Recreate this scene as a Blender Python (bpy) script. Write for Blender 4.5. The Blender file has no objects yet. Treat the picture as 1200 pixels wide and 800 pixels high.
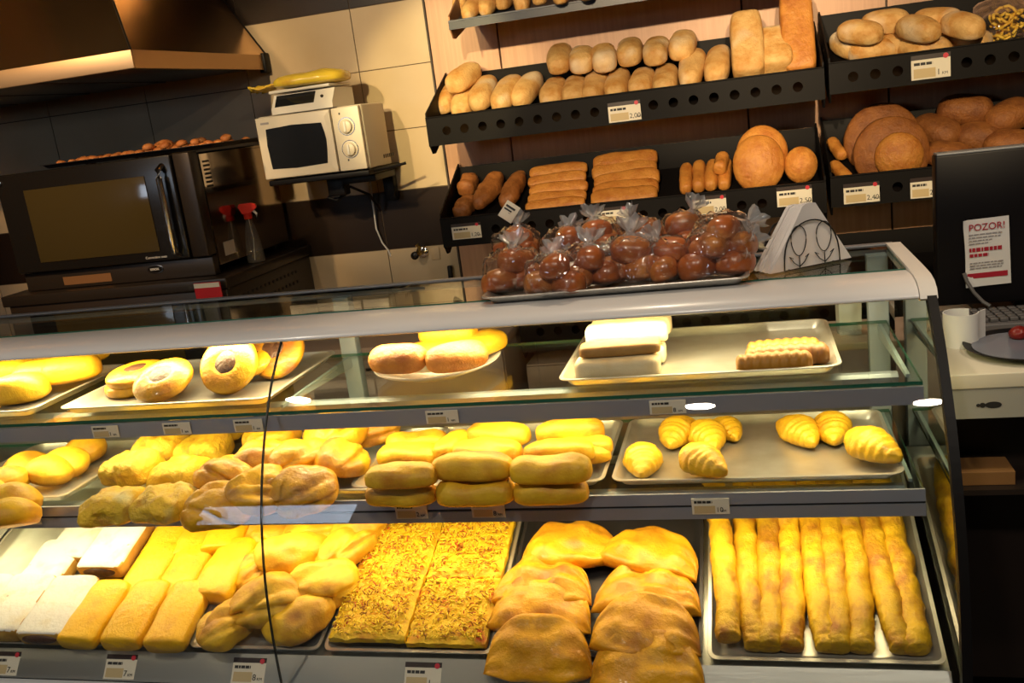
import bpy, bmesh, math, random
from mathutils import Vector, Matrix, noise, Euler
PI = math.pi
S = bpy.context.scene
COL = S.collection
R = math.radians
rnd = random.Random(7)

# ------------------------------------------------------------------ camera
YAW, PITCH, ROLL, F = R(15.0357), R(13.9819), R(-7.3511), 1103.4
CAM = Vector((0, 0, 1.65))
fw = Vector((-math.sin(YAW)*math.cos(PITCH), math.cos(YAW)*math.cos(PITCH), -math.sin(PITCH)))
rt0 = Vector((math.cos(YAW), math.sin(YAW), 0)); up0 = rt0.cross(fw)
rt = rt0*math.cos(ROLL) + up0*math.sin(ROLL); up = -rt0*math.sin(ROLL) + up0*math.cos(ROLL)
cd = bpy.data.cameras.new('camera'); cam = bpy.data.objects.new('camera', cd); COL.objects.link(cam)
cam.matrix_world = Matrix(((rt.x, up.x, -fw.x, CAM.x), (rt.y, up.y, -fw.y, CAM.y), (rt.z, up.z, -fw.z, CAM.z), (0, 0, 0, 1)))
cd.sensor_width = 36; cd.lens = 36*F/1200; cd.clip_start = .05
S.camera = cam

def ray(x, y): return fw*F + rt*(x-600) - up*(y-400)
def at_y(x, y, Y): d = ray(x, y); return CAM + d*(Y/d.y)
def at_z(x, y, Z): d = ray(x, y); return CAM + d*((Z-CAM.z)/d.z)
def at_plane(x, y, p, n): d = ray(x, y); return CAM + d*((p-CAM).dot(n)/d.dot(n))

# ------------------------------------------------------------------ materials
MATS = {}
def nodes(name):
    m = bpy.data.materials.new(name); m.use_nodes = True; nt = m.node_tree; nt.nodes.clear()
    out = nt.nodes.new('ShaderNodeOutputMaterial'); MATS[name] = m
    return m, nt, out
def N(nt, kind, **kw):
    n = nt.nodes.new(kind)
    for k, v in kw.items():
        if k in n.inputs: n.inputs[k].default_value = v
        else: setattr(n, k, v)
    return n
def c4(c): return (c[0], c[1], c[2], 1)
def pbr(name, col, rough=.5, metal=0, col2=None, scale=20, bump=0, bscale=80, spec=.5, thresh=(.4, .65), stretch=None, coat=0, emit=None, es=1, alpha=1, rand=0, col3=None, scale3=60, t3=(.6, .7), bdist=.006, brick=None):
    m, nt, out = nodes(name)
    b = N(nt, 'ShaderNodeBsdfPrincipled', Roughness=rough, Metallic=metal)
    b.inputs['Base Color'].default_value = c4(col); b.inputs['Specular IOR Level'].default_value = spec
    b.inputs['Coat Weight'].default_value = coat; b.inputs['Coat Roughness'].default_value = .08; b.inputs['Alpha'].default_value = alpha
    if emit: b.inputs['Emission Color'].default_value = c4(emit); b.inputs['Emission Strength'].default_value = es
    L = nt.links.new
    if col2 or bump:
        tc = N(nt, 'ShaderNodeTexCoord'); vec = tc.outputs['Object']
        if stretch:
            mp = N(nt, 'ShaderNodeMapping'); mp.inputs['Scale'].default_value = stretch; L(vec, mp.inputs[0]); vec = mp.outputs[0]
        oi = N(nt, 'ShaderNodeObjectInfo'); ad = N(nt, 'ShaderNodeVectorMath', operation='ADD'); mu = N(nt, 'ShaderNodeMath', operation='MULTIPLY'); mu.inputs[1].default_value = 9
        L(oi.outputs['Random'], mu.inputs[0]); L(vec, ad.inputs[0]); L(mu.outputs[0], ad.inputs[1]); vec = ad.outputs[0]
    if col2:
        nz = N(nt, 'ShaderNodeTexNoise', Scale=scale, Detail=4.0, Roughness=.6); L(vec, nz.inputs['Vector'])
        rp = N(nt, 'ShaderNodeValToRGB'); e = rp.color_ramp.elements
        e[0].position, e[1].position = thresh; e[0].color, e[1].color = c4(col), c4(col2)
        L(nz.outputs['Fac'], rp.inputs[0]); cur = rp.outputs[0]
        if col3:
            n3 = N(nt, 'ShaderNodeTexNoise', Scale=scale3, Detail=2.0); L(vec, n3.inputs['Vector'])
            r3 = N(nt, 'ShaderNodeValToRGB'); r3.color_ramp.elements[0].position, r3.color_ramp.elements[1].position = t3
            mx = N(nt, 'ShaderNodeMix', data_type='RGBA'); L(n3.outputs['Fac'], r3.inputs[0]); L(r3.outputs[0], mx.inputs['Factor'])
            L(cur, mx.inputs['A']); mx.inputs['B'].default_value = c4(col3); cur = mx.outputs['Result']
        if rand:
            hs = N(nt, 'ShaderNodeHueSaturation'); mr = N(nt, 'ShaderNodeMapRange'); mr.inputs['To Min'].default_value = 1-rand; mr.inputs['To Max'].default_value = 1+rand*.6
            L(oi.outputs['Random'], mr.inputs[0]); L(mr.outputs[0], hs.inputs['Value']); L(cur, hs.inputs['Color']); cur = hs.outputs[0]
        L(cur, b.inputs['Base Color'])
    if bump:
        nb = N(nt, 'ShaderNodeTexNoise', Scale=bscale, Detail=5.0, Roughness=.65); L(vec, nb.inputs['Vector'])
        bp = N(nt, 'ShaderNodeBump', Strength=bump, Distance=bdist); L(nb.outputs['Fac'], bp.inputs['Height']); L(bp.outputs[0], b.inputs['Normal'])
    L(b.outputs[0], out.inputs[0])
    return m
def glassy(name, tint, refl=1.0, rough=0.0, haze=None, hz=0, ior=1.45):
    m, nt, out = nodes(name); L = nt.links.new
    tr = N(nt, 'ShaderNodeBsdfTransparent'); tr.inputs[0].default_value = c4(tint)
    gl = N(nt, 'ShaderNodeBsdfGlossy', Roughness=rough)
    lw = N(nt, 'ShaderNodeLayerWeight', Blend=.5); pw = N(nt, 'ShaderNodeMath', operation='POWER'); pw.inputs[1].default_value = 5
    fr = N(nt, 'ShaderNodeMath', operation='MULTIPLY_ADD'); fr.inputs[1].default_value = .96; fr.inputs[2].default_value = .04
    L(lw.outputs['Facing'], pw.inputs[0]); L(pw.outputs[0], fr.inputs[0])
    mu = N(nt, 'ShaderNodeMath', operation='MULTIPLY', use_clamp=True); mu.inputs[1].default_value = refl
    mx = N(nt, 'ShaderNodeMixShader'); L(fr.outputs[0], mu.inputs[0]); L(mu.outputs[0], mx.inputs[0]); L(tr.outputs[0], mx.inputs[1]); L(gl.outputs[0], mx.inputs[2])
    last = mx
    if haze:
        df = N(nt, 'ShaderNodeBsdfDiffuse'); df.inputs[0].default_value = c4(haze)
        m2 = N(nt, 'ShaderNodeMixShader'); m2.inputs[0].default_value = hz; L(mx.outputs[0], m2.inputs[1]); L(df.outputs[0], m2.inputs[2]); last = m2
    L(last.outputs[0], out.inputs[0]); return m

GOLD = (.80, .42, .012); BROWN = (.34, .12, .012)
M = dict(
 tile=None, dark_tile=None,
 wood=pbr('pink_wood_panel', (.56, .31, .18), .45, col2=(.47, .25, .14), scale=6, stretch=(14, 14, .6), thresh=(.3, .7)),
 black=pbr('black_plastic', (.005, .004, .005), .45, spec=.2),
 basket=pbr('black_basket', (.005, .004, .004), .55, spec=.12),
 basket_blue=pbr('dark_blue_tray', (.012, .017, .03), .4),
 basket_edge=pbr('grey_edge', (.16, .17, .19), .35),
 steel=pbr('tray_steel', (.74, .72, .66), .36, .8, col2=(.58, .54, .46), scale=9, bump=.06, bscale=30, thresh=(.35, .7)),
 steel_dark=pbr('dark_tray', (.05, .045, .05), .4, .6),
 rim_steel=pbr('hood_rim_steel', (.55, .36, .20), .42, .85),
 hood=pbr('hood_steel', (.78, .52, .28), .24, 1, bump=.03, bscale=4, stretch=(1, 1, 8)),
 oven_side=pbr('polished_side', (.50, .42, .34), .12, 1),
 oven=pbr('oven_black', (.012, .010, .009), .22, spec=.5),
 oven_frame=pbr('oven_frame', (.045, .032, .024), .35, .5),
 oven_glass=pbr('oven_glass', (.06, .042, .014), .08, spec=.7),
 chrome=pbr('chrome', (.75, .74, .72), .15, 1),
 white=pbr('white_enamel', (.72, .68, .62), .35),
 cream=pbr('cream_enamel', (.70, .62, .50), .4),
 ivory=pbr('bar_plastic', (.74, .72, .70), .30, coat=.2),
 rail=pbr('rail_aluminium', (.40, .42, .50), .38, .6),
 rail_dark=pbr('rail_groove', (.01, .012, .012), .5),
 deck=pbr('deck_steel', (.45, .45, .42), .33, .9, bump=.04, bscale=8, stretch=(1, 1, 12)),
 bumper=pbr('bumper_white', (.66, .68, .72), .35),
 post=pbr('post_grey', (.34, .40, .44), .4),
 trim_dark=pbr('end_trim_dark', (.007, .006, .006), .5, spec=.2),
 glass=glassy('clear_glass', (.985, .992, .985), .75),
 shelf_glass=glassy('shelf_glass', (.93, .965, .94), .8),
 glass_edge=pbr('green_glass_edge', (.012, .10, .062), .2, spec=.7),
 end_glass=glassy('end_glass', (.85, .90, .84), 1.9),
 film=glassy('plastic_film', (.985, .97, .96), 2.6, .05, (.8, .78, .78), .015),
 film_white=glassy('plastic_film_neck', (.92, .92, .92), 3.0, .10, (.85, .84, .83), .30),
 bottle=glassy('clear_bottle', (.86, .84, .78), 1.6, .05, (.5, .45, .38), .12),
 red=pbr('red_plastic', (.62, .02, .012), .35),
 redbox=pbr('red_label', (.55, .012, .02), .5),
 paper=pbr('white_paper', (.78, .76, .74), .7),
 paper_grey=pbr('tag_paper', (.74, .68, .55), .6),
 ink=pbr('ink', (.02, .018, .018), .6),
 ink_red=pbr('ink_red', (.42, .01, .03), .6),
 ink_grey=pbr('ink_grey', (.34, .31, .32), .6),
 tag_dark=pbr('tag_top_band', (.02, .008, .008), .4),
 tag_tan=pbr('tag_tan', (.55, .42, .22), .6),
 tag_red=pbr('tag_red_dot', (.55, .02, .04), .4),
 cup=pbr('white_porcelain', (.78, .76, .72), .15),
 plate_grey=pbr('grey_plate', (.16, .17, .22), .18, spec=.6),
 counter=pbr('counter_top', (.66, .60, .50), .45),
 counter_face=pbr('counter_face', (.36, .34, .30), .5),
 dark_body=pbr('dark_brown_body', (.016, .009, .007), .5),
 cab=pbr('cabinet_beige', (.52, .38, .29), .5),
 cab_dark=pbr('cabinet_dark', (.05, .03, .02), .6),
 card=pbr('cardboard', (.22, .10, .03), .8),
 key=pbr('grey_key', (.13, .12, .12), .45),
 cable=pbr('white_cable', (.70, .68, .66), .5),
 prover=pbr('prover_brown', (.030, .018, .011), .4),
 floor=pbr('floor_dark', (.03, .024, .02), .5, col2=(.02, .016, .014), scale=3),
 ceil=pbr('ceiling_paint', (.55, .34, .14), .8),
 roomwall=pbr('warm_wall', (.10, .06, .035), .7),
 darkwall=pbr('dark_wall', (.012, .009, .009), .6),
 copper=pbr('copper_strip', (.32, .15, .06), .4, .4),
 gold_bread=pbr('golden_crust', GOLD, .45, col2=(.48, .18, .012), scale=16, bump=.8, bscale=45, thresh=(.42, .72), col3=(.30, .10, .012), scale3=9, t3=(.56, .74), rand=.15, coat=.15),
 bright_bread=pbr('bright_crust', (.86, .52, .02), .5, col2=(.60, .24, .012), scale=13, bump=.6, bscale=40, thresh=(.40, .72), rand=.12, col3=(.42, .16, .012), scale3=8, t3=(.60, .78)),
 flaky=pbr('flaky_crust', (.80, .46, .02), .42, col2=(.42, .16, .012), scale=22, bump=.9, bscale=55, thresh=(.47, .72), rand=.15, stretch=(.6, 1, 1), bdist=.006),
 cheese_crust=pbr('cheese_crust', (.88, .56, .03), .45, col2=(.62, .25, .012), scale=30, bump=1, bscale=60, thresh=(.5, .75), bdist=.008, col3=(.9, .75, .3), scale3=10, t3=(.62, .75)),
 croissant=pbr('croissant_crust', (.86, .50, .02), .40, col2=(.50, .20, .012), scale=18, bump=.7, bscale=50, thresh=(.5, .8), coat=.1),
 burek=pbr('burek_crust', (.78, .38, .008), .45, col2=(.50, .18, .008), scale=12, bump=.8, bscale=34, thresh=(.42, .74), coat=.06, rand=.10, col3=(.34, .11, .01), scale3=10, t3=(.58, .76)),
 strip=pbr('pastry_roll_crust', (.90, .50, .006), .42, col2=(.66, .27, .006), scale=18, bump=.6, bscale=60, thresh=(.5, .85), rand=.06),
 longroll=pbr('long_roll_crust', (.80, .47, .012), .42, col2=(.40, .14, .010), scale=16, bump=1, bscale=60, thresh=(.44, .68), stretch=(.5, 1, 1), rand=.15, bdist=.006),
 pale_bread=pbr('pale_roll_crust', (.74, .46, .17), .6, col2=(.56, .26, .055), scale=17, bump=.9, bscale=60, thresh=(.38, .66), rand=.12, col3=(.80, .66, .46), scale3=7, t3=(.55, .75)),
 tan_bread=pbr('tan_crust', (.60, .25, .045), .45, col2=(.42, .13, .02), scale=19, bump=.9, bscale=60, thresh=(.4, .72), rand=.12),
 brown_bread=pbr('brown_crust', (.36, .13, .03), .5, col2=(.22, .07, .015), scale=22, bump=.9, bscale=60, thresh=(.4, .7), rand=.15),
 round_bread=pbr('round_loaf_crust', (.32, .115, .026), .55, col2=(.17, .05, .012), scale=17, bump=.9, bscale=60, thresh=(.4, .72), rand=.12),
 bag_bread=pbr('glazed_brown_roll', (.44, .115, .028), .3, col2=(.70, .30, .07), scale=9, bump=.1, bscale=40, thresh=(.5, .75), coat=.5, rand=.2),
 sandwich=pbr('white_bread', (.80, .66, .40), .6, col2=(.72, .52, .22), scale=14, bump=.25, bscale=60, thresh=(.5, .8)),
 sandwich_crust=pbr('brown_slice', (.40, .22, .06), .6, col2=(.30, .14, .03), scale=14, bump=.25, bscale=60),
 ridged=pbr('ridged_cookie', (.32, .14, .02), .5, col2=(.24, .095, .015), scale=14, bump=.3, bscale=60),
 ridged_light=pbr('ridged_cookie_light', (.50, .22, .02), .5, col2=(.40, .16, .015), scale=14, bump=.3, bscale=60),
 sugar=pbr('powdered_sugar', (.86, .83, .76), .8, col2=(.74, .62, .38), scale=16, bump=.5, bscale=90, thresh=(.5, .8), col3=(.25, .15, .06), scale3=26, t3=(.70, .74)),
 flank=pbr('strudel_flank', (.66, .40, .08), .55, col2=(.45, .22, .03), scale=18, bump=.5, bscale=60, thresh=(.4, .7)),
 jam=pbr('dark_filling', (.10, .045, .025), .35, col2=(.05, .02, .012), scale=60, bump=.6, bscale=80),
 pizza=pbr('pizza_cheese', (.92, .58, .015), .45, col2=(.84, .36, .012), scale=26, bump=.9, bscale=70, thresh=(.5, .72), col3=(.62, .05, .012), scale3=14, t3=(.60, .72), bdist=.006),
 shred=pbr('cheese_shred', (.94, .66, .03), .45), shred_red=pbr('sauce_bit', (.60, .10, .01), .4), shred_brown=pbr('baked_bit', (.40, .15, .012), .5),
 nut=pbr('brown_cookie', (.46, .14, .035), .6, col2=(.60, .24, .07), scale=40, bump=.5, bscale=90),
 napkin=pbr('napkin_white', (.80, .76, .74), .8, bump=.1, bscale=120),
 wire=pbr('dark_wire', (.02, .017, .016), .35, .5),
 yellow_bag=pbr('yellow_package', (.86, .62, .06), .25, col2=(.55, .24, .03), scale=8, bump=.4, bscale=18, thresh=(.5, .75), coat=.3),
 noodle=pbr('yellow_noodles', (.86, .58, .06), .45, col2=(.70, .38, .03), scale=20),
 brass=pbr('brass', (.6, .42, .14), .3, 1),
 screen=pbr('microwave_window', (.012, .013, .016), .08, spec=.7),
)
def tile_mat(name, c1, c2, grout, bump=0):
    m, nt, out = nodes(name); L = nt.links.new
    b = N(nt, 'ShaderNodeBsdfPrincipled', Roughness=.35); tc = N(nt, 'ShaderNodeTexCoord')
    mp = N(nt, 'ShaderNodeMapping'); mp.inputs['Rotation'].default_value = (R(90), 0, 0)
    L(tc.outputs['Object'], mp.inputs[0])
    nz = N(nt, 'ShaderNodeTexNoise', Scale=3.0, Detail=5.0); L(tc.outputs['Object'], nz.inputs['Vector'])
    rp = N(nt, 'ShaderNodeValToRGB'); rp.color_ramp.elements[0].position = .35; rp.color_ramp.elements[1].position = .7
    rp.color_ramp.elements[0].color = c4(c1); rp.color_ramp.elements[1].color = c4(c2)
    L(nz.outputs['Fac'], rp.inputs[0]); L(rp.outputs[0], b.inputs['Base Color']); L(b.outputs[0], out.inputs[0]); b.inputs['Specular IOR Level'].default_value = .2; return m
M['tile'] = tile_mat('beige_tile', (.60, .47, .31), (.53, .40, .25), None)
M['dark_tile'] = tile_mat('brown_tile', (.018, .010, .007), (.024, .014, .009), None)
M['grout'] = pbr('grout', (.10, .065, .04), .8)

# ------------------------------------------------------------------ mesh builder
class B:
    def __init__(s): s.bm = bmesh.new(); s.mi = 0
    def face(s, vs):
        try: f = s.bm.faces.new(vs)
        except ValueError: return None
        f.material_index = s.mi; return f
    def box(s, x0, x1, y0, y1, z0, z1, mat=None, bev=0):
        t = bmesh.new()
        v = [t.verts.new((x, y, z)) for x in (x0, x1) for y in (y0, y1) for z in (z0, z1)]
        for q in ((0, 1, 3, 2), (4, 6, 7, 5), (0, 4, 5, 1), (2, 3, 7, 6), (0, 2, 6, 4), (1, 5, 7, 3)): t.faces.new([v[i] for i in q])
        if bev: bmesh.ops.bevel(t, geom=t.edges[:], offset=bev, segments=3, profile=.5, affect='EDGES')
        s.join(t, mat); return s
    def join(s, t, mat=None):
        mp = {}
        for v in t.verts: mp[v] = s.bm.verts.new(mat @ v.co if mat else v.co)
        for f in t.faces: s.face([mp[v] for v in f.verts])
        t.free()
    def tube(s, pts, r, n=8, closed=False):
        pts = [Vector(p) for p in pts]; rings = []; k = len(pts)
        for i, p in enumerate(pts):
            a = pts[(i-1) % k] if closed else pts[max(i-1, 0)]; b = pts[(i+1) % k] if closed else pts[min(i+1, k-1)]
            t = (b-a).normalized(); u = t.cross(Vector((0, 0, 1)))
            if u.length < .05: u = t.cross(Vector((0, 1, 0)))
            u.normalize(); w = t.cross(u); rr = r[i] if isinstance(r, (list, tuple)) else r
            rings.append([s.bm.verts.new(p + (u*math.cos(2*PI*j/n)+w*math.sin(2*PI*j/n))*rr) for j in range(n)])
        for i in range(k if closed else k-1):
            A, C = rings[i], rings[(i+1) % k]
            for j in range(n): s.face([A[j], A[(j+1) % n], C[(j+1) % n], C[j]])
        if not closed: s.face(rings[0][::-1]); s.face(rings[-1])
        return s
    def lathe(s, prof, n=28, mat=None, c=(0, 0)):
        rings = []
        for r, z in prof:
            ring = []
            for j in range(n):
                v = Vector((c[0]+r*math.cos(2*PI*j/n), c[1]+r*math.sin(2*PI*j/n), z))
                ring.append(s.bm.verts.new(mat @ v if mat else v))
            rings.append(ring)
        for A, C in zip(rings, rings[1:]):
            for j in range(n): s.face([A[j], A[(j+1) % n], C[(j+1) % n], C[j]])
        s.face(rings[0][::-1]); s.face(rings[-1]); return s
    def prism(s, poly, x0, x1, ax='x'):       # polygon in the other two axes, extruded
        def mk(p, t): return {'x': (t, p[0], p[1]), 'y': (p[0], t, p[1]), 'z': (p[0], p[1], t)}[ax]
        A = [s.bm.verts.new(mk(p, x0)) for p in poly]; C = [s.bm.verts.new(mk(p, x1)) for p in poly]; n = len(poly)
        for i in range(n): s.face([A[i], A[(i+1) % n], C[(i+1) % n], C[i]])
        s.face(A[::-1]); s.face(C); return s
    def rings(s, rs, close=True, caps=True):
        V = [[s.bm.verts.new(p) for p in r] for r in rs]; n = len(V[0])
        for A, C in zip(V, V[1:]):
            for j in range(n if close else n-1): s.face([A[j], A[(j+1) % n], C[(j+1) % n], C[j]])
        if caps: s.face(V[0][::-1]); s.face(V[-1])
        return s
    def mesh(s, name, mats, smooth=None):
        bmesh.ops.recalc_face_normals(s.bm, faces=s.bm.faces[:])
        me = bpy.data.meshes.new(name); s.bm.to_mesh(me); s.bm.free()
        for m in (mats if isinstance(mats, (list, tuple)) else [mats]): me.materials.append(M[m] if isinstance(m, str) else m)
        if smooth is not None: shade(me, smooth)
        return me
def shade(me, ang):
    me.polygons.foreach_set('use_smooth', [True]*len(me.polygons))
    if ang < 180: me.set_sharp_from_angle(angle=R(ang))
def obj(name, me, parent=None, loc=(0, 0, 0), rot=(0, 0, 0), sc=None):
    o = bpy.data.objects.new(name, me); COL.objects.link(o); o.parent = parent; o.location = loc; o.rotation_euler = rot
    if sc: o.scale = sc if not isinstance(sc, (int, float)) else (sc,)*3
    return o
def tag(o, label, cat, group=None):
    o['label'] = label; o['category'] = cat
    if group: o['group'] = group
    return o
def thing(name, label, cat, loc=(0, 0, 0), rot=(0, 0, 0), group=None): return tag(obj(name, None, None, loc, rot), label, cat, group)
def struct(name, me, loc=(0, 0, 0)): o = obj(name, me, None, loc); o['kind'] = 'structure'; return o
def part(name, b, mats, parent, smooth=40, **kw): return obj(name, b.mesh(name, mats, smooth) if isinstance(b, B) else b, parent, **kw)
def dup(root, loc=None, rot=None, label=None, group=None):
    c = root.copy(); COL.objects.link(c)
    if loc is not None: c.location = loc
    if rot is not None: c.rotation_euler = rot
    if label: c['label'] = label
    if group: c['group'] = group
    for ch in list(root.children):
        k = ch.copy(); COL.objects.link(k); k.parent = c
        for g in ch.children:
            q = g.copy(); COL.objects.link(q); q.parent = k
    return c
def text_mesh(body, size, mat, ext=.0004):
    cu = bpy.data.curves.new('text', 'FONT'); cu.body = body; cu.size = size; cu.extrude = ext; cu.align_x = 'LEFT'
    o = bpy.data.objects.new('text', cu); COL.objects.link(o); bpy.context.view_layer.update()
    me = bpy.data.meshes.new_from_object(o.evaluated_get(bpy.context.evaluated_depsgraph_get()))
    bpy.data.objects.remove(o); me.materials.clear(); me.materials.append(M[mat]); return me
UPR = (R(90), 0, 0)
def rrect(w, d, r, n=5):
    pts = []
    for cx, cy, a0 in ((w/2-r, d/2-r, 0), (-w/2+r, d/2-r, 90), (-w/2+r, -d/2+r, 180), (w/2-r, -d/2+r, 270)):
        for i in range(n+1):
            a = R(a0+90*i/n); pts.append((cx+r*math.cos(a), cy+r*math.sin(a)))
    return pts
ORD = ['first', 'second', 'third', 'fourth', 'fifth', 'sixth', 'seventh', 'eighth', 'ninth', 'tenth', 'eleventh', 'twelfth', 'thirteenth', 'fourteenth', 'fifteenth', 'sixteenth', 'seventeenth']

# ------------------------------------------------------------------ dough shapes (length along x, base at z = 0)
def fbm(v, k): return noise.noise(v*k)*.65 + noise.noise(v*k*2.1+Vector((3.1, 1.7, 9)))*.35
def loaf(key, mat, L, W, H, p=2.6, q=2.6, seed=0, nz=.06, fr=9, bend=0, n=22, m=22, ridge=None, groove=(), flat=.42, skew=0, fine=0, ffr=60, lift=0):
    b = B(); rs = []; off = Vector((seed*7.3, seed*3.1, seed*1.7)); K = min(W, H)
    for i in range(n+1):
        th = -PI/2 + PI*i/n; t = math.sin(th); s = max(.0, 1-abs(t)**p)**(1/p)
        if i in (0, n): s = .04
        x = L/2*t; ring = []
        for j in range(m):
            a = 2*PI*j/m; ca, sa = math.cos(a), math.sin(a); k = ridge(t, a) if ridge else 1
            for g0, gw, gd, gs in groove: k *= 1-gd*math.exp(-(((a-g0-gs*t+PI) % (2*PI)-PI)/gw)**2)
            ex = 2/q
            yy = W/2*s*k*math.copysign(abs(ca)**ex, ca); zz = math.copysign(abs(sa)**(ex if sa > 0 else ex*.7), sa)
            z = H*flat + (H*(1-flat)*zz*s*k if sa > 0 else H*flat*zz*(s**.6))
            v = Vector((x, yy, z)); nn = fbm(v+off, fr)*nz*K*2 + (noise.noise((v+off)*ffr)*fine if fine else 0)
            d = Vector((t*.4, ca*s, sa*s if sa > 0 else 0)); v += d*nn
            v.y += bend*(t*t) + skew*t; v.z += lift*t*t
            v.z = max(v.z, .0 if not lift else -1)
            ring.append(v)
        rs.append(ring)
    b.rings(rs); return b.mesh(key, mat, 180)
def disc(key, mat, Rr, H, seed=0, dent=0, nz=.05, n=36, rings=12, oval=1, rim=.5, fr=12, fine=0):
    b = B(); off = Vector((seed*5.1, seed*2.3, 0)); rs = []
    prof = [(0.02, 0)] + [(.9, 0.0), (1.0, .22), (1.0, .45)]
    for i in range(rings+1):
        u = 1-i/rings; r = math.sin(u*PI/2)*.98 if i < rings else .015
        r = max(r, .015); z = .45 + .55*math.cos(r*PI/2)**rim - dent*math.exp(-(r/.33)**2)
        prof.append((r, z))
    for r, z in prof:
        ring = []
        for j in range(n):
            a = 2*PI*j/n; v = Vector((math.cos(a)*r*Rr, math.sin(a)*r*Rr*oval, z*H))
            k = fbm(v+off, fr)*nz; v.x *= 1+k; v.y *= 1+k
            if z > .2: v.z += (k*.8*Rr*.4 + (noise.noise((v+off)*70)*fine if fine else 0))*(1 if r > .02 else .6)
            ring.append(v)
        rs.append(ring)
    b.rings(rs); return b.mesh(key, mat, 180)
def halfmoon(key, mat, L, W, H, seed=0):
    """a folded half-moon: thick straight edge towards -y, thin curved edge towards +y, wrinkled top"""
    b = B(); off = Vector((seed*4.7, seed*2.9, seed)); n, m = 30, 26; rs = []
    for i in range(n+1):
        t = -1+2*i/n; t = math.copysign(abs(t)**.8, t)
        w = W*max(0, 1-abs(t)**2.6)**.5; h = H*max(.05, 1-abs(t)**3)**.5; ring = []
        for j in range(m):
            a = 2*PI*j/m; ca, sa = math.cos(a), math.sin(a); y = -W*.42 + w*(.5+.5*ca)
            u = .5+.5*ca; th = h*(1-.55*u**1.4)*(abs(sa)**.55)
            z = h*.35*(1-.5*u) + (th*.65 if sa > 0 else -h*.35*(1-.5*u)*min(1, abs(sa)**.5))
            v = Vector((L/2*t, y - .02*(1-t*t)*(1-u), z))
            k = fbm(v+off, 14)
            if sa > 0: v.z -= H*.20*math.exp(-((u-.22-.05*math.sin(3*t+seed))/.06)**2)*(1-t*t) + H*.10*math.exp(-((u-.55-.1*math.sin(2*t+seed*2))/.05)**2)*(1-t*t)
            if sa > -.1: v.z += .07*H*math.sin(17*u+2.5*math.sin(2.5*t+seed)+seed)*abs(sa)**.3 + (k*.34+.10*math.sin(9*t+seed*2)*u)*H*abs(sa)**.3; v.y += fbm(v+off+Vector((9, 0, 0)), 12)*.012
            v.z = max(0, v.z); ring.append(v)
        rs.append(ring)
    b.rings(rs); return b.mesh(key, mat, 180)
def croissant(key, L, W, H, seed=0, bend=.02, twist=.5):
    def rg(t, a):
        k = 5.2; f = ((abs(t)*k + twist*math.sin(a)*.5*(1 if t > 0 else -1)) % 1.0)
        return (1-.55*abs(t)**1.5)*(1.0 + .22*(1-f) - .08)
    return loaf(key, 'croissant', L, W, H, p=2.2, q=2.1, seed=seed, nz=.03, bend=bend, n=56, m=24, ridge=rg, flat=.4)
def twistcookie(key, mat, L, W, H, k=9):
    return loaf(key, mat, L, W, H, p=5, q=2.1, nz=.02, n=60, m=20, flat=.4, ridge=lambda t, a: .86+.16*abs(math.sin(t*k*PI/2+a*.25)))
def turnover(key, mat, L, W, H, seed=0, ng=4, nz=.11):
    """crumpled turnover: a thick sheet folded over itself, deep creases running along it"""
    r = random.Random(seed*13+1); gs = [(r.uniform(.15, PI-.15), r.uniform(.10, .22), r.uniform(.14, .30), r.uniform(-1.1, 1.1)) for _ in range(ng)]
    return loaf(key, mat, L, W, H, p=2.3, q=2.5, seed=seed, nz=nz, fr=15, n=44, m=44, groove=gs, flat=.33, bend=.018*math.sin(seed*2.1), fine=.0028, ffr=52)
def place(name, me, label, cat, loc, rot=(0, 0, 0), group=None, sc=None): return tag(obj(name, me, None, loc, rot, sc), label, cat, group)

# ================================================================== THE ROOM
def slab(name, x0, x1, y0, y1, z0, z1, mat):
    return struct(name, B().box(x0, x1, y0, y1, z0, z1).mesh(name, mat))
slab('floor', -5.2, 2.6, -3.6, 4.1, -.1, 0, 'floor')
slab('ceiling', -5.2, 2.6, -3.6, 4.1, 2.85, 2.95, 'ceil')
slab('wall_left', -5.3, -5.2, -3.6, 4.1, 0, 2.85, 'roomwall')
slab('wall_right', 2.6, 2.7, -3.6, 4.1, 0, 2.85, 'darkwall')
b = B(); b.box(-3.35, 2.6, -3.7, -3.6, 0, 2.85); b.box(-5.2, -5.0, -3.7, -3.6, 0, 2.85); b.box(-5.0, -3.35, -3.7, -3.6, 0, 1.95); b.box(-5.0, -3.35, -3.7, -3.6, 2.78, 2.85)
struct('wall_front', b.mesh('wall_front', 'roomwall'))
b = B(); b.box(-5.0, -4.95, -3.68, -3.62, 1.95, 2.78); b.box(-3.40, -3.35, -3.68, -3.62, 1.95, 2.78); b.box(-4.95, -3.40, -3.68, -3.62, 2.73, 2.78); b.box(-4.95, -3.40, -3.68, -3.62, 1.95, 2.0)
struct('window_1', b.mesh('window_1', 'dark_body'))
obj('glass_pane', B().box(-4.95, -3.40, -3.655, -3.645, 2.0, 2.73).mesh('glass_pane', 'glass'), bpy.data.objects['window_1'])
slab('hood_reflection_panel', -2.95, -1.85, 2.1, 4.0, 2.83, 2.85, 'darkwall')  # unseen dark ceiling panel, added so the hood mirrors a dark area
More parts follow.
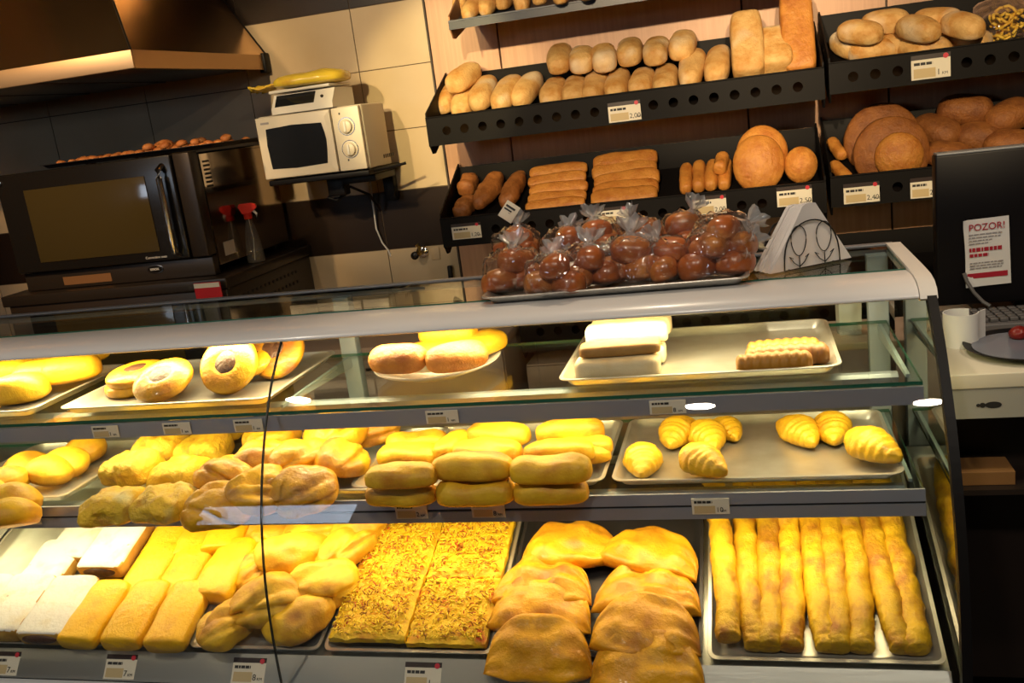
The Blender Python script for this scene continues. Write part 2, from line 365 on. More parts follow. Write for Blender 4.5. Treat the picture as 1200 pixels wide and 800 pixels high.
# tiled back wall: every tile a raised slab on the grout, two dark courses
wb = B(); wb.box(-5.2, 2.6, 4.0, 4.1, 0, 2.85); wb.mi = 1
rows = [.0375, .30, .5625, .825, 1.0875, 1.345, 1.6075, 1.87, 2.1325, 2.395, 2.6575, 2.85]
xs = [-5.2, -4.8] + [-4.265+.533*i for i in range(7)] + [-.56, .0, .53, 1.06, 1.6, 2.13, 2.6]
for zi in range(len(rows)-1):
    wb.mi = 2 if zi in (4, 8, 9) else 1
    for xi in range(len(xs)-1):
        wb.box(xs[xi]+.002, xs[xi+1]-.002, 3.996, 4.0, rows[zi]+.002, rows[zi+1]-.002)
struct('wall_back', wb.mesh('wall_back', ['grout', 'tile', 'dark_tile']))
# pinkish wood boards behind the bread racks, set side by side with dark gaps
pb = B(); pe = [-1.255, -.958, -.47, .02, .545, 1.05, 1.6]
for a, c in zip(pe, pe[1:]):
    g = .004 if abs(a+.47) > .01 else 0; h = .004 if abs(c+.47) > .01 else 0
    pb.box(a+g, c-h, 3.965, 3.99, 0, 2.7)
pb.mi = 1; pb.box(-1.255, 1.6, 3.99, 3.995, 0, 2.7); pb.box(-1.262, -1.255, 3.962, 3.995, 0, 2.7)
struct('trim_1', pb.mesh('trim_1', ['wood', 'cab_dark']))

# ================================================================== EXTRACTOR HOOD (back wall, upper left)
hd = thing('extractor_hood', 'brushed steel pyramid extractor hood on the wall above the black oven', 'extractor hood', (-2.02, 3.0, 1.935))
w, d = 1.7, .99
b = B(); b.box(-w, 0, 0, .012, 0, .062, bev=.002); b.box(-.012, 0, .012, d, 0, .062); b.box(-w, -w+.012, .012, d, 0, .062); b.box(-w+.012, -.012, .012, d, .02, .03)
part('rim', b, 'rim_steel', hd)
b = B(); P0 = [Vector((-w, 0, .062)), Vector((0, 0, .062)), Vector((0, d, .062)), Vector((-w, d, .062))]
P1 = [Vector((-w+.42, .52, .80)), Vector((-.46, .52, .80)), Vector((-.46, d, .80)), Vector((-w+.42, d, .80))]
b.rings([P0, P1]); part('canopy', b, 'hood', hd, None)
b = B(); b.tube([P0[1], P1[1]], .004, 6); part('edge_seam', b, 'wire', hd)
b = B(); b.tube([P0[2], P1[2]], .004, 6); part('edge_seam', b, 'wire', hd)
b = B(); b.box(-.02, .012, d-.045, d, -.012, .07, bev=.003); part('end_bracket', b, 'black', hd)
b = B()
for i in range(4): b.box(-w+.06+i*.4, -w+.42+i*.4, .06, d-.06, .005, .019, bev=.003)
part('grease_filter', b, 'steel_dark', hd)

# ================================================================== OVEN ON ITS PROVER, left
pr_ = thing('dough_prover', 'dark brown prover cabinet with perforated side under the black oven', 'prover cabinet', (-1.985, 3.24, .0))
b = B(); b.box(-1.02, 0, 0, .75, .12, 1.10, bev=.006); part('body', b, 'prover', pr_)
b = B(); b.box(-1.04, .012, -.012, .755, 1.10, 1.145, bev=.005); part('top_plate', b, 'oven_frame', pr_)
b = B(); b.box(-1.0, -.04, -.03, 0, .2, 1.07, bev=.006); d1 = part('door', b, 'oven', pr_)
b = B(); b.box(-.9, -.22, -.034, -.031, .35, .98); part('glass', b, 'oven_glass', d1)
b = B(); b.tube([(-.95, -.06, 1.045), (-.12, -.06, 1.045)], .011, 10); b.box(-.94, -.925, -.06, -.03, 1.04, 1.05); b.box(-.15, -.135, -.06, -.03, 1.04, 1.05); part('handle', b, 'copper', d1)
for r in range(5):
    for c in range(14): b = B(); b.tube([(.0005, .12+c*.036, .87+r*.045), (.0025, .12+c*.036, .87+r*.045)], .007, 8); part('vent_hole', b, 'darkwall', pr_)
b = B(); b.box(.0005, .003, .40, .435, .955, .99); part('label', b, 'paper', pr_)
for sx in (-.97, -.05):
    for sy in (.05, .70):
        b = B(); b.lathe([(.02, 0), (.024, .01), (.018, .12)], 12, c=(sx, sy)); part('foot', b, 'black', pr_)
rb = tag(obj('warning_card', B().box(0, .118, 0, .006, 0, .088, bev=.001).mesh('warning_card', 'redbox'), None, (-2.098, 3.197, 1.05), (0, 0, R(-3))), 'red card with a pale top strip fixed below the black oven', 'card')
obj('pale_strip', B().box(.002, .116, -.002, 0, .068, .086).mesh('pale_strip', 'paper_grey'), rb)

ov = thing('combi_oven', 'black glass-door convection oven standing on the dark prover cabinet', 'oven', (-2.06, 3.30, 1.147))
b = B(); b.box(-.88, 0, .04, .66, .03, .475, bev=.005); part('body', b, 'oven', ov)
b = B(); b.box(.0005, .003, .05, .655, .032, .47); part('side_sheet', b, 'oven_side', ov)
b = B(); b.box(-.885, .004, 0, .04, .0, .075, bev=.004); part('front_fascia', b, 'oven_frame', ov)
dr = part('door', B().box(-.885, -.075, -.03, .036, .08, .485, bev=.006), 'oven', ov)
part('glass', B().box(-.76, -.2, -.034, -.031, .12, .415, bev=.001), 'oven_glass', dr)
b = B(); b.tube([(-.115, -.03, .10), (-.115, -.062, .115), (-.115, -.066, .14), (-.115, -.066, .40), (-.115, -.062, .43), (-.115, -.03, .445)], .012, 10); part('handle', b, 'chrome', dr)
b = B(); b.lathe([(.011, 0), (.011, .006), (.004, .008)], 12, mat=Matrix.Translation((-.865, -.03, .455)) @ Matrix.Rotation(R(90), 4, 'X')); part('hinge_screw', b, 'chrome', dr)
part('column', B().box(-.07, .004, -.02, .04, .08, .485, bev=.005), 'oven_frame', ov)
b = B()
for i in range(7): b.box(.0035, .006, .07, .11, .34+i*.016, .348+i*.016)
part('vent_slots', b, 'darkwall', ov)
lg = part('badge', B().lathe([(.030, 0), (.030, .003), (.024, .004)], 28, mat=Matrix.Translation((-.26, 0, .046)) @ Matrix.Rotation(R(90), 4, 'X') @ Matrix.Diagonal((1.25, .62, 1, 1))), 'chrome', ov)
part('badge_face', B().lathe([(.026, .004), (.026, .0055)], 28, mat=Matrix.Translation((-.26, 0, .046)) @ Matrix.Rotation(R(90), 4, 'X') @ Matrix.Diagonal((1.25, .56, 1, 1))), 'oven', lg)
obj('badge_lettering', text_mesh('unox', .020, 'paper'), lg, (-.281, -.006, .042), UPR)
part('label_strip', B().box(-.70, -.47, -.002, 0, .014, .048), 'copper', ov)
obj('door_lettering', text_mesh('Convection oven', .014, 'paper'), dr, (-.27, -.0335, .093), UPR)
part('side_sticker', B().box(.0035, .005, .10, .18, .06, .115), 'paper_grey', ov)
for sx in (-.84, -.05):
    for sy in (.08, .62): part('foot', B().lathe([(.016, 0), (.018, .03)], 12, c=(sx, sy)), 'black', ov)

def pan(mat, w, d, h=.024, r=.03, flare=.014, lip=.008, bev=None):
    b = B(); z = lambda ww, dd, rr, zz: [Vector((x, y, zz)) for x, y in rrect(ww, dd, max(rr, .004))]
    L = [z(w-2*(lip+flare)-.01, d-2*(lip+flare)-.01, r-flare, .0), z(w-2*(lip+flare), d-2*(lip+flare), r-flare, .003), z(w-2*lip-.002, d-2*lip-.002, r-lip*.5, h-.003), z(w-.001, d-.001, r, h-.003), z(w, d, r, h-.001), z(w-.001, d-.001, r, h), z(w-2*lip, d-2*lip, r-lip*.5, h), z(w-2*(lip+flare)+.002, d-2*(lip+flare)+.002, r-flare, .006), z(w-2*(lip+flare)-.012, d-2*(lip+flare)-.012, r-flare, .003)]
    b.rings(L); return b.mesh('pan', mat, 35)
ot = place('baking_tray', pan('steel_dark', .80, .52, .018), 'thin dark baking tray of small brown cookies lying on top of the oven', 'tray', (-2.39, 3.60, 1.634), (0, 0, R(1)))
nm = [disc('nut%d' % i, 'nut', .022, .024, seed=i, nz=.12, n=16, rings=6) for i in range(4)]
k = 0
for r in range(4):
    for c in range(17):
        x = -2.70 + c*.040 + rnd.uniform(-.008, .008); y = 3.40 + r*.1 + rnd.uniform(-.03, .03)
        hgt = 0 if c < 10 or r % 2 else rnd.choice((0, .018)); k += 1
        place('cookie', nm[k % 4], 'small brown cookie heaped with others on the tray above the oven', 'cookie', (x, y, 1.6385+hgt), (rnd.uniform(-.3, .3), rnd.uniform(-.3, .3), rnd.uniform(0, 6)), 'small cookies on the oven-top tray', rnd.uniform(.85, 1.15))
cm = disc('brown_round_cookie', 'nut', .045, .05, seed=9, dent=.25, nz=.08)
place('cookie', cm, 'largest round brown cookie on the tray above the oven', 'cookie', (-2.27, 3.46, 1.640), (R(24), 0, 0))

sp = thing('spray_bottle', 'clear spray bottle with red trigger head beside the black oven', 'spray bottle', (-2.015, 3.56, 1.147), (0, 0, R(20)), None)
b = B(); b.lathe([(.030, .0), (.036, .004), (.037, .02), (.034, .07), (.026, .13), (.016, .165), (.013, .185)], 24, mat=Matrix.Diagonal((1, .75, 1, 1))); part('bottle', b, 'bottle', sp)
b = B(); b.lathe([(.0165, .183), (.0175, .186), (.0175, .203), (.014, .206)], 20); part('collar', b, 'red', sp)
b = B(); b.prism([(-.020, .206), (.012, .206), (.040, .226), (.040, .240), (.020, .248), (-.026, .248), (-.034, .236)], -.012, .012, 'y'); part('trigger_head', b, 'red', sp)
b = B(); b.tube([(.022, 0, .218), (.036, 0, .200), (.034, 0, .178)], [.006, .005, .004], 8); part('trigger', b, 'paper', sp)
b = B(); b.tube([(0, 0, .185), (.004, 0, .10), (-.006, 0, .01)], .002, 6); part('dip_tube', b, 'paper', sp)

# ================================================================== MICROWAVE ON A WALL BRACKET, SCALE ON TOP
br = thing('wall_bracket', 'black wall bracket carrying the cream microwave', 'bracket', (-1.69, 3.99, 1.47))
part('shelf_bar', B().box(-.235, .215, -.37, 0, -.022, 0, bev=.004), 'black', br)
b = B(); b.box(.06, .21, -.30, -.06, -.052, -.023, bev=.004); b.tube([(.18, -.34, -.012), (.28, -.26, -.004), (.33, -.24, .004)], .006, 8); part('clamp', b, 'black', br)
b = B(); b.box(.14, .19, -.05, -.004, -.16, -.02, bev=.004); part('post', b, 'black', br)
b = B(); b.box(-.03, .05, -.26, -.2, -.10, -.024, bev=.008); b.tube([(-.03, -.22, -.07), (-.05, -.22, -.105), (-.01, -.22, -.12), (.04, -.22, -.09)], .008, 8); b.tube([(.05, -.2, -.07), (.09, -.1, -.12), (.1, -.03, -.2)], .006, 8); part('adjuster', b, 'black', br)
mw = thing('microwave', 'cream microwave with two round dials on the wall bracket', 'microwave', (-1.935, 3.62, 1.472))
part('body', B().box(0, .462, .02, .27, 0, .258, bev=.008), 'cream', mw)
md = part('door', B().box(.002, .335, -.008, .02, .004, .254, bev=.006), 'cream', mw)
b = B(); zz = [(.045, .045), (.16, .04), (.292, .045), (.300, .10), (.303, .14), (.300, .165), (.292, .206), (.16, .212), (.045, .206), (.040, .14)]
b.prism(zz, -.0105, -.0085, 'y'); part('window', b, 'screen', md)
b = B(); b.prism([(.310, .03), (.335, .01), (.335, .248), (.310, .228), (.322, .14)], -.013, -.007, 'y'); part('door_grip', b, 'cream', md)
cp = part('control_panel', B().box(.340, .458, -.006, .02, .004, .254, bev=.004), 'cream', mw)
for zc in (.178, .088):
    b = B(); mt = Matrix.Translation((.398, -.006, zc)) @ Matrix.Rotation(R(90), 4, 'X'); b.lathe([(.033, 0), (.033, .003), (.026, .004), (.025, .016), (.020, .019)], 28, mat=mt); kn = part('dial', b, 'cream', cp)
    b = B(); b.lathe([(.036, .0005), (.036, .0015)], 28, mat=mt); part('dial_ring', b, 'chrome', kn)
    b = B(); b.box(.394, .402, -.030, -.024, zc-.02, zc+.02, bev=.001); part('dial_grip', b, 'paper', kn)
b = B()
for (x, z) in ((.372, .226), (.38, .042)): b.box(x, x+.006, -.0068, -.0058, z, z+.008)
part('panel_mark', b, 'ink', cp)
b = B(); b.box(.025, .062, -.0092, -.0082, .226, .234); part('maker_mark', b, 'ink_grey', md)
b = B()
for i in range(6): b.box(.462, .4632, .18+i*.022, .192+i*.022, .03, .045)
part('vent_slots', b, 'ink', mw)
for sx in (.03, .43):
    for sy in (.05, .24): part('foot', B().lathe([(.010, -.001), (.012, .004)], 10, c=(sx, sy)), 'black', mw)

sc_ = thing('kitchen_scale', 'small white weighing scale with dark display on top of the microwave', 'scale', (-1.715, 3.72, 1.731), (0, 0, R(-4)))
b = B(); b.prism([(-.095, 0), (.095, 0), (.10, .012), (.10, .075), (-.055, .078), (-.095, .022)], -.14, .14, 'x'); part('base', b, 'white', sc_)
part('display', B().prism([(-.0915, .030), (-.0885, .0265), (-.0585, .0705), (-.0615, .0735)], -.125, .055, 'x'), 'screen', sc_)
part('button', B().lathe([(.006, 0), (.006, .006)], 12, mat=Matrix.Translation((.09, -.078, .047)) @ Matrix.Rotation(R(40), 4, 'X')), 'ink', sc_)
part('platform', B().box(-.15, .13, -.08, .11, .083, .095, bev=.004), 'white', sc_)
part('pillar', B().lathe([(.03, .072), (.03, .085)], 16, c=(0, .02)), 'white', sc_)
yb = thing('packaged_bread', 'flat yellow bagged bread lying across the weighing scale', 'bagged bread', (-1.72, 3.72, 1.827), (0, 0, R(3)))
obj('filled_bag', loaf('filled_bag', 'yellow_bag', .31, .24, .058, p=3, nz=.10, fr=14, seed=3), yb, (.02, 0, .0))
b = B(); rs = []
for i in range(9):
    t = i/8; x = -.115-t*.11; hw = .045+.045*t; rs.append([Vector((x+.01*math.sin(j*2.1)*t, -hw+2*hw*j/10, .028-.012*t+.012*math.sin(j*1.9+i)*t)) for j in range(11)] + [Vector((x+.01*math.sin(j*2.1)*t, -hw+2*hw*j/10, .022-.012*t+.012*math.sin(j*1.9+i)*t)) for j in range(10, -1, -1)])
b.rings(rs); part('bag_end', b, 'yellow_bag', yb, 180)
cb = B(); cb.tube([at_y(433, 192, 3.90), at_y(434, 215, 3.93), at_y(437, 240, 3.965), at_y(441, 268, 3.98), at_y(448, 284, 3.985), at_y(455, 293, 3.988), at_y(458, 300, 3.996)], .0045, 8)
tag(obj('power_cord', cb.mesh('power_cord', 'cable', 60)), 'white cable hanging down the dark wall tiles below the microwave', 'cable')

# small fittings low on the tiled wall
p = at_y(493, 296, 3.97); vv = thing('tap_valve', 'small chrome and brass tap valve on the lower wall tiles', 'valve', p)
RX = Matrix.Rotation(R(90), 4, 'X')
part('wall_flange', B().lathe([(.028, -.03), (.028, -.022), (.02, -.016)], 20, mat=RX), 'chrome', vv)
part('body', B().tube([(0, .02, 0), (0, -.03, 0), (0, -.035, .01)], .011, 10), 'brass', vv)
part('handle', B().lathe([(.012, .0), (.018, .004), (.018, .014), (.01, .02)], 16, mat=Matrix.Translation((-.015, -.03, -.005)) @ RX), 'wire', vv)
part('lever', B().tube([(.005, -.03, .005), (.01, -.035, .03), (.0, -.038, .045)], [.009, .008, .01], 8), 'brass', vv)
p = at_y(510, 297, 3.994); ws = tag(obj('socket_cover', B().box(-.02, .022, -.004, 0, -.028, .028, bev=.002).mesh('socket_cover', 'tile', 40), None, p), 'beige square cover plate on the wall beside the tap valve', 'cover plate')
p = at_y(528, 322, 3.98); sw = tag(obj('wall_mounted_strip', B().box(-.009, .009, -.012, .01, -.055, .042, bev=.003).mesh('wall_mounted_strip', 'black', 40), None, p, (0, R(2), 0)), 'narrow black upright strip on the tiles left of the lowest bread rack', 'strip')

# ================================================================== BREAD RACKS ON THE WOOD BOARDS
def holed_panel(w, h, pitch, rad, first, t=.005, zc=None):
    """upright panel in the xz plane with a row of round holes"""
    b = B(); zc = h/2 if zc is None else zc; x = 0; cells = []
    cx = first
    while cx+pitch/2 < w: cells.append(cx); cx += pitch
    def solid(a, c):
        if c-a > 1e-4: b.box(a, c, 0, t, 0, h)
    half = rad+.006
    for cx in cells:
        solid(x, cx-half); x = cx+half
        b.box(cx-half, cx+half, 0, t, 0, zc-half); b.box(cx-half, cx+half, 0, t, zc+half, h)
        n = 16; sq, ci = [], []
        for j in range(n):
            a = 2*PI*j/n; ca, sa = math.cos(a), math.sin(a); m = max(abs(ca), abs(sa))
            sq.append((cx+half*ca/m, zc+half*sa/m)); ci.append((cx+rad*ca, zc+rad*sa))
        for j in range(n):
            k = (j+1) % n
            for y in (0, t): b.face([b.bm.verts.new((q[0], y, q[1])) for q in (sq[j], sq[k], ci[k], ci[j])])
            b.face([b.bm.verts.new(v) for v in ((ci[j][0], 0, ci[j][1]), (ci[k][0], 0, ci[k][1]), (ci[k][0], t, ci[k][1]), (ci[j][0], t, ci[j][1]))])
    solid(x, w); return b
class Rack: pass
def rack(label, x0, x1, zf, hf, zback, floor0=.025, backdrop=.10, holes=(.08, .073, .0175), mat='basket', edge=True, depth=.35, side=None):
    r = Rack(); w = x1-x0; t = thing('bread_rack', label, 'bread rack', (x0, 3.60, zf))
    fp = part('front_panel', holed_panel(w, hf, holes[1], holes[2], holes[0]) if holes else B().box(0, w, 0, .006, 0, hf), mat, t, None)
    if edge: part('lip', B().box(0, w, -.003, .010, hf, hf+.006, bev=.002), 'basket_edge' if mat != 'basket' else mat, fp)
    zb = zback-zf; f1 = zb-backdrop
    b = B(); b.prism([(.006, floor0-.012), (.006, floor0), (depth-.006, f1), (depth-.006, f1-.012)], .006, w-.006); part('floor_panel', b, mat, t, None)
    b = B(); b.box(.006, w-.006, depth-.006, depth, f1-.05, zb, bev=.001); part('back_panel', b, mat, t)
    for sx in (0, w-.006):
        b = B(); b.prism([(.006, 0), (.006, hf+.02), (depth, zb+.015), (depth, f1-.06), (.06, -.03), (.03, -.03)], sx, sx+.006); part('end_plate', b, side if side and sx == 0 else mat, t)
    ang = math.atan2(f1-floor0, depth); r.c, r.s, r.ang = math.cos(ang), math.sin(ang), ang
    r.p = Vector((0, 3.606, zf+floor0)); r.n = Vector((0, -r.s, r.c)); r.t = t
    r.along = Vector((0, r.c, r.s)); return r
def basis(x, z):
    x = x.normalized(); y = z.cross(x).normalized(); z = x.cross(y)
    return Matrix((x, y, z)).transposed().to_euler()
def on_rack(r, px, py, h=.035, lift=.0):
    """base point on the sloping floor (raised by lift) for a loaf whose middle shows at px, py"""
    q = at_plane(px, py, r.p + r.n*(h+lift+.003), r.n); return q - r.n*h
r1 = rack('long black rack with a row of holes holding two layers of pale rolls', -1.20, .285, 1.532, .107, 1.80)
r1b = rack('black bread rack at upper right beside the long rack, holding floury rolls', .300, 1.45, 1.545, .104, 1.83)
r2 = rack('long black bread rack of the third tier with four price tags and stacked loaves', -1.20, .275, 1.13, .112, 1.42)
r2b = rack('black bread rack on the right below the floury rolls, holding big round brown loaves', .290, 1.45, 1.145, .108, 1.44)
r3 = rack('lowest black bread rack behind the top of the glass case', -.93, 1.30, .672, .165, .99, holes=(.085, .073, .0175))
r0 = rack('topmost dark blue rack cut off by the upper edge, pale breads hanging over it', -1.055, .20, 1.952, .028, 2.17, floor0=.012, holes=None, mat='basket_blue', side='copper')

def breadmesh():
    d = {}
    d['roll'] = [loaf('roll%d' % i, 'pale_bread', .25, .098, .080, p=3.0, nz=.05, seed=i, fr=10) for i in range(4)]
    d['rollshort'] = [loaf('rollshort%d' % i, 'pale_bread', .19, .10, .085, p=3.0, nz=.05, seed=i+5, fr=10) for i in range(4)]
    d['toast'] = [loaf('toast%d' % i, 'pale_bread', .28, .118, .10, p=6, q=5, nz=.03, seed=i+8, fr=8) for i in range(2)]
    d['seeded'] = [loaf('seeded%d' % i, 'brown_bread', .24, .085, .07, p=2.8, nz=.10, seed=i, fr=16, fine=.002) for i in range(3)]
    d['long'] = [loaf('long%d' % i, 'tan_bread', .25, .075, .042, p=4, nz=.07, seed=i, fr=10) for i in range(4)]
    d['slim'] = [loaf('slim%d' % i, 'tan_bread', .18, .062, .055, p=4, nz=.06, seed=i, fr=12) for i in range(3)]
    d['round'] = [disc('round%d' % i, 'round_bread', .135, .105, seed=i, nz=.03, rim=.6) for i in range(2)]
    d['roundtan'] = [disc('roundtan%d' % i, 'tan_bread', .105, .085, seed=i+3, nz=.03, rim=.6) for i in range(2)]
    d['brownloaf'] = [loaf('brownloaf%d' % i, 'round_bread', .24, .15, .12, p=2.6, nz=.04, seed=i, fr=8) for i in range(3)]
    d['floury'] = [loaf('floury%d' % i, 'pale_bread', .20, .115, .095, p=2.6, nz=.04, seed=i+20, fr=9) for i in range(4)]
    return d
BM = breadmesh()
def lay(r, key, i, px, py, label, cat, group, lift=0, yaw=0, pitch=0, h=.04, sc=None, across=False, name=None, roll=0):
    q = on_rack(r, px, py, h, lift)
    rot0 = basis(r.along, r.n) if not across else basis(Vector((1, 0, 0)), r.n)
    mt = rot0.to_matrix() @ Euler((roll, -pitch, yaw)).to_matrix()
    me = BM[key][i % len(BM[key])]
    return place(name or 'bread_roll', me, label, cat, q, mt.to_euler(), group, sc)

# --- second tier, left: two layers of pale rolls
low = [(524, 113, .9), (546, 117, .92), (571, 107, 1), (597, 107, 1.02), (621, 102, 1.0), (648, 107, .8), (673, 105, .78), (698, 100, .9), (724, 97, .9), (752, 96, .8), (780, 93, .85), (812, 78, 1.12), (842, 73, 1.12)]
for i, (px, py, s) in enumerate(low):
    lay(r1, 'roll', i, px, py, 'pale crusty roll in the bottom layer of the holed rack, %s from the left' % ORD[i], 'bread roll', 'pale rolls in the second-tier rack', yaw=R(rnd.uniform(-5, 5) - (8 if i in (3, 4) else 0)), sc=(s, 1, 1), h=.042)
top = [(543, 90, 1, -20), (656, 70, 1.1, 3), (682, 69, .9, 2), (708, 67, .95, 8), (738, 60, .9, 0), (769, 59, .9, -4), (800, 52, 1, -6)]
for i, (px, py, s, yw) in enumerate(top):
    lay(r1, 'rollshort', i, px, py, 'pale crusty roll lying on the top layer of the holed rack, %s from the left' % ORD[i], 'bread roll', 'pale rolls in the second-tier rack', lift=.085, yaw=R(yw), sc=(s, 1, .95), h=.04)
for i, (px, py, s, key, pt, lab) in enumerate([(876, 62, 1.0, 'toast', 30, 'tall pale tin loaf leaning back near the right end of the holed rack'), (909, 70, .72, 'toast', 20, 'short pale tin loaf between two tall loaves in the holed rack'), (938, 48, 1.05, 'toast', 40, 'tallest loaf with a brown flat face standing at the right end of the holed rack')]):
    q = at_y(px, py, (3.79, 3.79, 3.82)[i])
    mt = basis(r1.along, r1.n).to_matrix() @ Euler((0, -R(pt), 0)).to_matrix()
    o = place('tin_loaf', BM['toast'][0] if i < 2 else loaf('brownface_loaf', 'tan_bread', .30, .118, .10, p=7, q=6, nz=.02, seed=4), lab, 'loaf', q, mt.to_euler(), 'loaves at the right end of the holed rack', (s, 1, .9))
# --- topmost rack: ends of pale breads
for i, (px, py, l) in enumerate([(543, 2, .16), (556, 8, .22), (572, 5, .19), (592, -1, .16), (612, 1, .16), (634, 0, .17), (658, -1, .17), (688, -5, .17)]):
    lay(r0, 'rollshort', i, px, py, 'pale bread end showing in the topmost blue rack, %s from the left' % ORD[i], 'bread roll', 'breads in the topmost rack', yaw=R(rnd.uniform(-12, 12)), sc=(l/.19, .62, .75), h=.03)
# --- second tier, right: floury rolls and a bag of yellow noodles
for i, (px, py, yw, lf) in enumerate([(994, 52, 25, 0), (1022, 58, 70, 0), (1048, 53, 60, 0), (1072, 58, 30, 0), (1096, 57, 10, 0), (1132, 47, 60, 0), (1008, 36, 55, .075), (1037, 24, 80, .075), (1076, 32, 40, .085), (1098, 22, 75, .085), (1128, 28, 35, .09)]):
    lay(r1b, 'floury', i, px, py, 'floury round-ended roll %s of the upper right rack, %s from the left' % ('in the bottom layer' if lf == 0 else 'heaped on top', ORD[i if i < 6 else i-6]), 'bread roll', 'floury rolls in the upper right rack', lift=lf, yaw=R(yw), sc=.82 if lf else .86, h=.042)
nb = thing('noodle_bag', 'clear bag of yellow noodles at the right end of the upper right rack', 'bag', on_rack(r1b, 1178, 30, .05, .01), basis(r1b.along, r1b.n))
b = B()
for i in range(46):
    a = rnd.uniform(0, 6.3); rr = rnd.uniform(.01, .075); c = Vector((rr*math.cos(a), rr*.9*math.sin(a), .045+rnd.uniform(-.03, .045))); u = rnd.uniform(0, 6.3)
    b.tube([c+Vector((.03*math.cos(u+t*1.6-.8), .03*math.sin(u+t*1.6-.8), .012*math.sin(t*3+i))) for t in (0, .33, .66, 1)], .0055, 6)
nn_ = part('noodles', b, 'noodle', nb, 180); nn_['kind'] = 'stuff'
obj('film', loaf('noodle_film', 'film', .23, .21, .13, p=4, q=3, nz=.08, fr=18, seed=2), nb, (0, 0, -.005))
# --- third tier, left
for i, (px, py, yw, s, lf) in enumerate([(545, 241, -18, .55, 0), (549, 214, -6, .5, .01), (577, 220, -14, 1, 0), (604, 219, -9, 1, 0)]):
    lay(r2, 'seeded', i, px, py, ['short dark crusty roll at the front left corner of the third-tier rack', 'short dark crusty roll behind the front one at the left end of the third-tier rack', 'long dark crusty roll, third item from the left of the third-tier rack', 'long dark crusty roll beside the stacked long loaves'][i], 'bread roll', 'dark crusty rolls of the third-tier rack', lift=lf, yaw=R(yw), sc=(s, .95, 1), h=.035)
for i in range(8):
    y = 240 - i*10.6
    lay(r2, 'long', i, 652 + (i % 3-1)*1.2 + i*.6, y, 'flat golden-brown long loaf in the left stack of the third-tier rack, %s from the front' % ORD[i], 'loaf', 'long loaves in the left stack', across=True, lift=.012*min(i, 4), sc=(.98, .85, .85), h=.02, roll=R(22), yaw=R(rnd.uniform(-2, 2)), name='long_loaf')
for i in range(6):
    y = 232 - i*11.5
    lay(r2, 'long', i+1, 733 + (i % 3-1)*1.3, y, 'broad golden-brown loaf in the right stack of the third-tier rack, %s from the front' % ORD[i], 'loaf', 'broad loaves in the right stack', across=True, lift=.012*min(i, 4), sc=(1.06, 1.15, 1.0), h=.02, roll=R(22), yaw=R(rnd.uniform(-2, 2)), name='broad_loaf')
for i, (px, py, yw, lf) in enumerate([(804, 208, 0, 0), (819, 206, 0, 0), (834, 204, -3, 0), (850, 203, -4, 0), (845, 190, -8, .05)]):
    lay(r2, 'slim', i, px, py, ['slim tan roll, %s from the left of the four before the round loaf' % ORD[i], 'short slim tan roll lying on top of the four slim rolls'][i == 4], 'bread roll', 'slim tan rolls of the third-tier rack', lift=lf, yaw=R(yw), sc=(1.05 if i < 4 else .6, .85, 1), h=.03)
for i, (px, py, s, pt, lab) in enumerate([(893, 186, 1.0, 55, 'tan round loaf standing behind the front round loaf near the rack divider'), (889, 197, .98, 55, 'tan round loaf standing at the front beside the slim rolls'), (938, 194, .62, 55, 'small tan round loaf at the right end of the third-tier rack')]):
    q = at_y(px, py, (3.80, 3.745, 3.75)[i]); mt = basis(Vector((1, 0, 0)), r2.n).to_matrix() @ Euler((R(pt), 0, 0)).to_matrix()
    place('round_loaf', BM['roundtan'][i % 2], lab, 'loaf', q, mt.to_euler(), None, (s*.92, s*1.05, 1))
# --- third tier, right
for i, (px, py, s, pt, lab) in enumerate([(1032, 168, 1.0, 58, 'big brown round loaf leaning at the back of the right rack'), (1043, 183, .98, 60, 'big brown round loaf leaning in the middle of the right rack'), (1052, 186, .80, 64, 'smaller round loaf with a golden upper rim in front of the big brown ones')]):
    q = at_y(px, py, (3.86, 3.77, 3.71)[i]) + Vector((0, 0, .012 if i < 2 else 0)); mt = basis(Vector((1, 0, 0)), r2b.n).to_matrix() @ Euler((R(pt), 0, 0)).to_matrix()
    place('round_loaf', BM['round'][i % 2] if i < 2 else BM['roundtan'][0], lab, 'loaf', q, mt.to_euler(), None, (s, s, .9))
for i, (px, py, s, yw, lab) in enumerate([(981, 198, .6, 20, 'small tan roll at the front left of the right rack'), (976, 171, .6, 15, 'small tan roll behind the front one at the left of the right rack'), (972, 150, .75, 70, 'dark small roll at the back left of the right rack')]):
    lay(r2b, 'slim', i, px, py, lab, 'bread roll', None, yaw=R(yw), sc=s*1.25, h=.03)
for i, (px, py, yw, lf, lab) in enumerate([(1094, 150, 40, 0, 'large brown loaf right of the leaning round loaves'), (1130, 127, 75, .06, 'lighter brown loaf on top at the back of the right rack'), (1152, 160, 70, 0, 'large brown loaf in the middle of the right rack end'), (1112, 178, 60, 0, 'brown loaf at the front above the second right price tag'), (1184, 134, -60, .05, 'brown loaf at the right edge, upper one'), (1186, 168, 70, 0, 'brown loaf at the right edge, lower one behind the dark screen')]):
    lay(r2b, 'brownloaf', i, px, py, lab, 'loaf', 'brown loaves at the right end of the right rack', lift=lf, yaw=R(yw), sc=.80 if i != 3 else .7, h=.05)
# --- lowest rack
for i, (px, py) in enumerate([(870, 286), (894, 284), (924, 281)]):
    q = on_rack(r3, px, py, .05); place('bread_roll', BM['brownloaf'][i % 3], 'orange-brown loaf in the lowest rack, %s' % ('partly behind the rightmost roll bag', 'between the roll bags and the napkins', 'mostly behind the napkins')[i], 'bread roll', q, basis(r3.along, r3.n), 'loaves in the lowest rack', (.62, .58, .8))

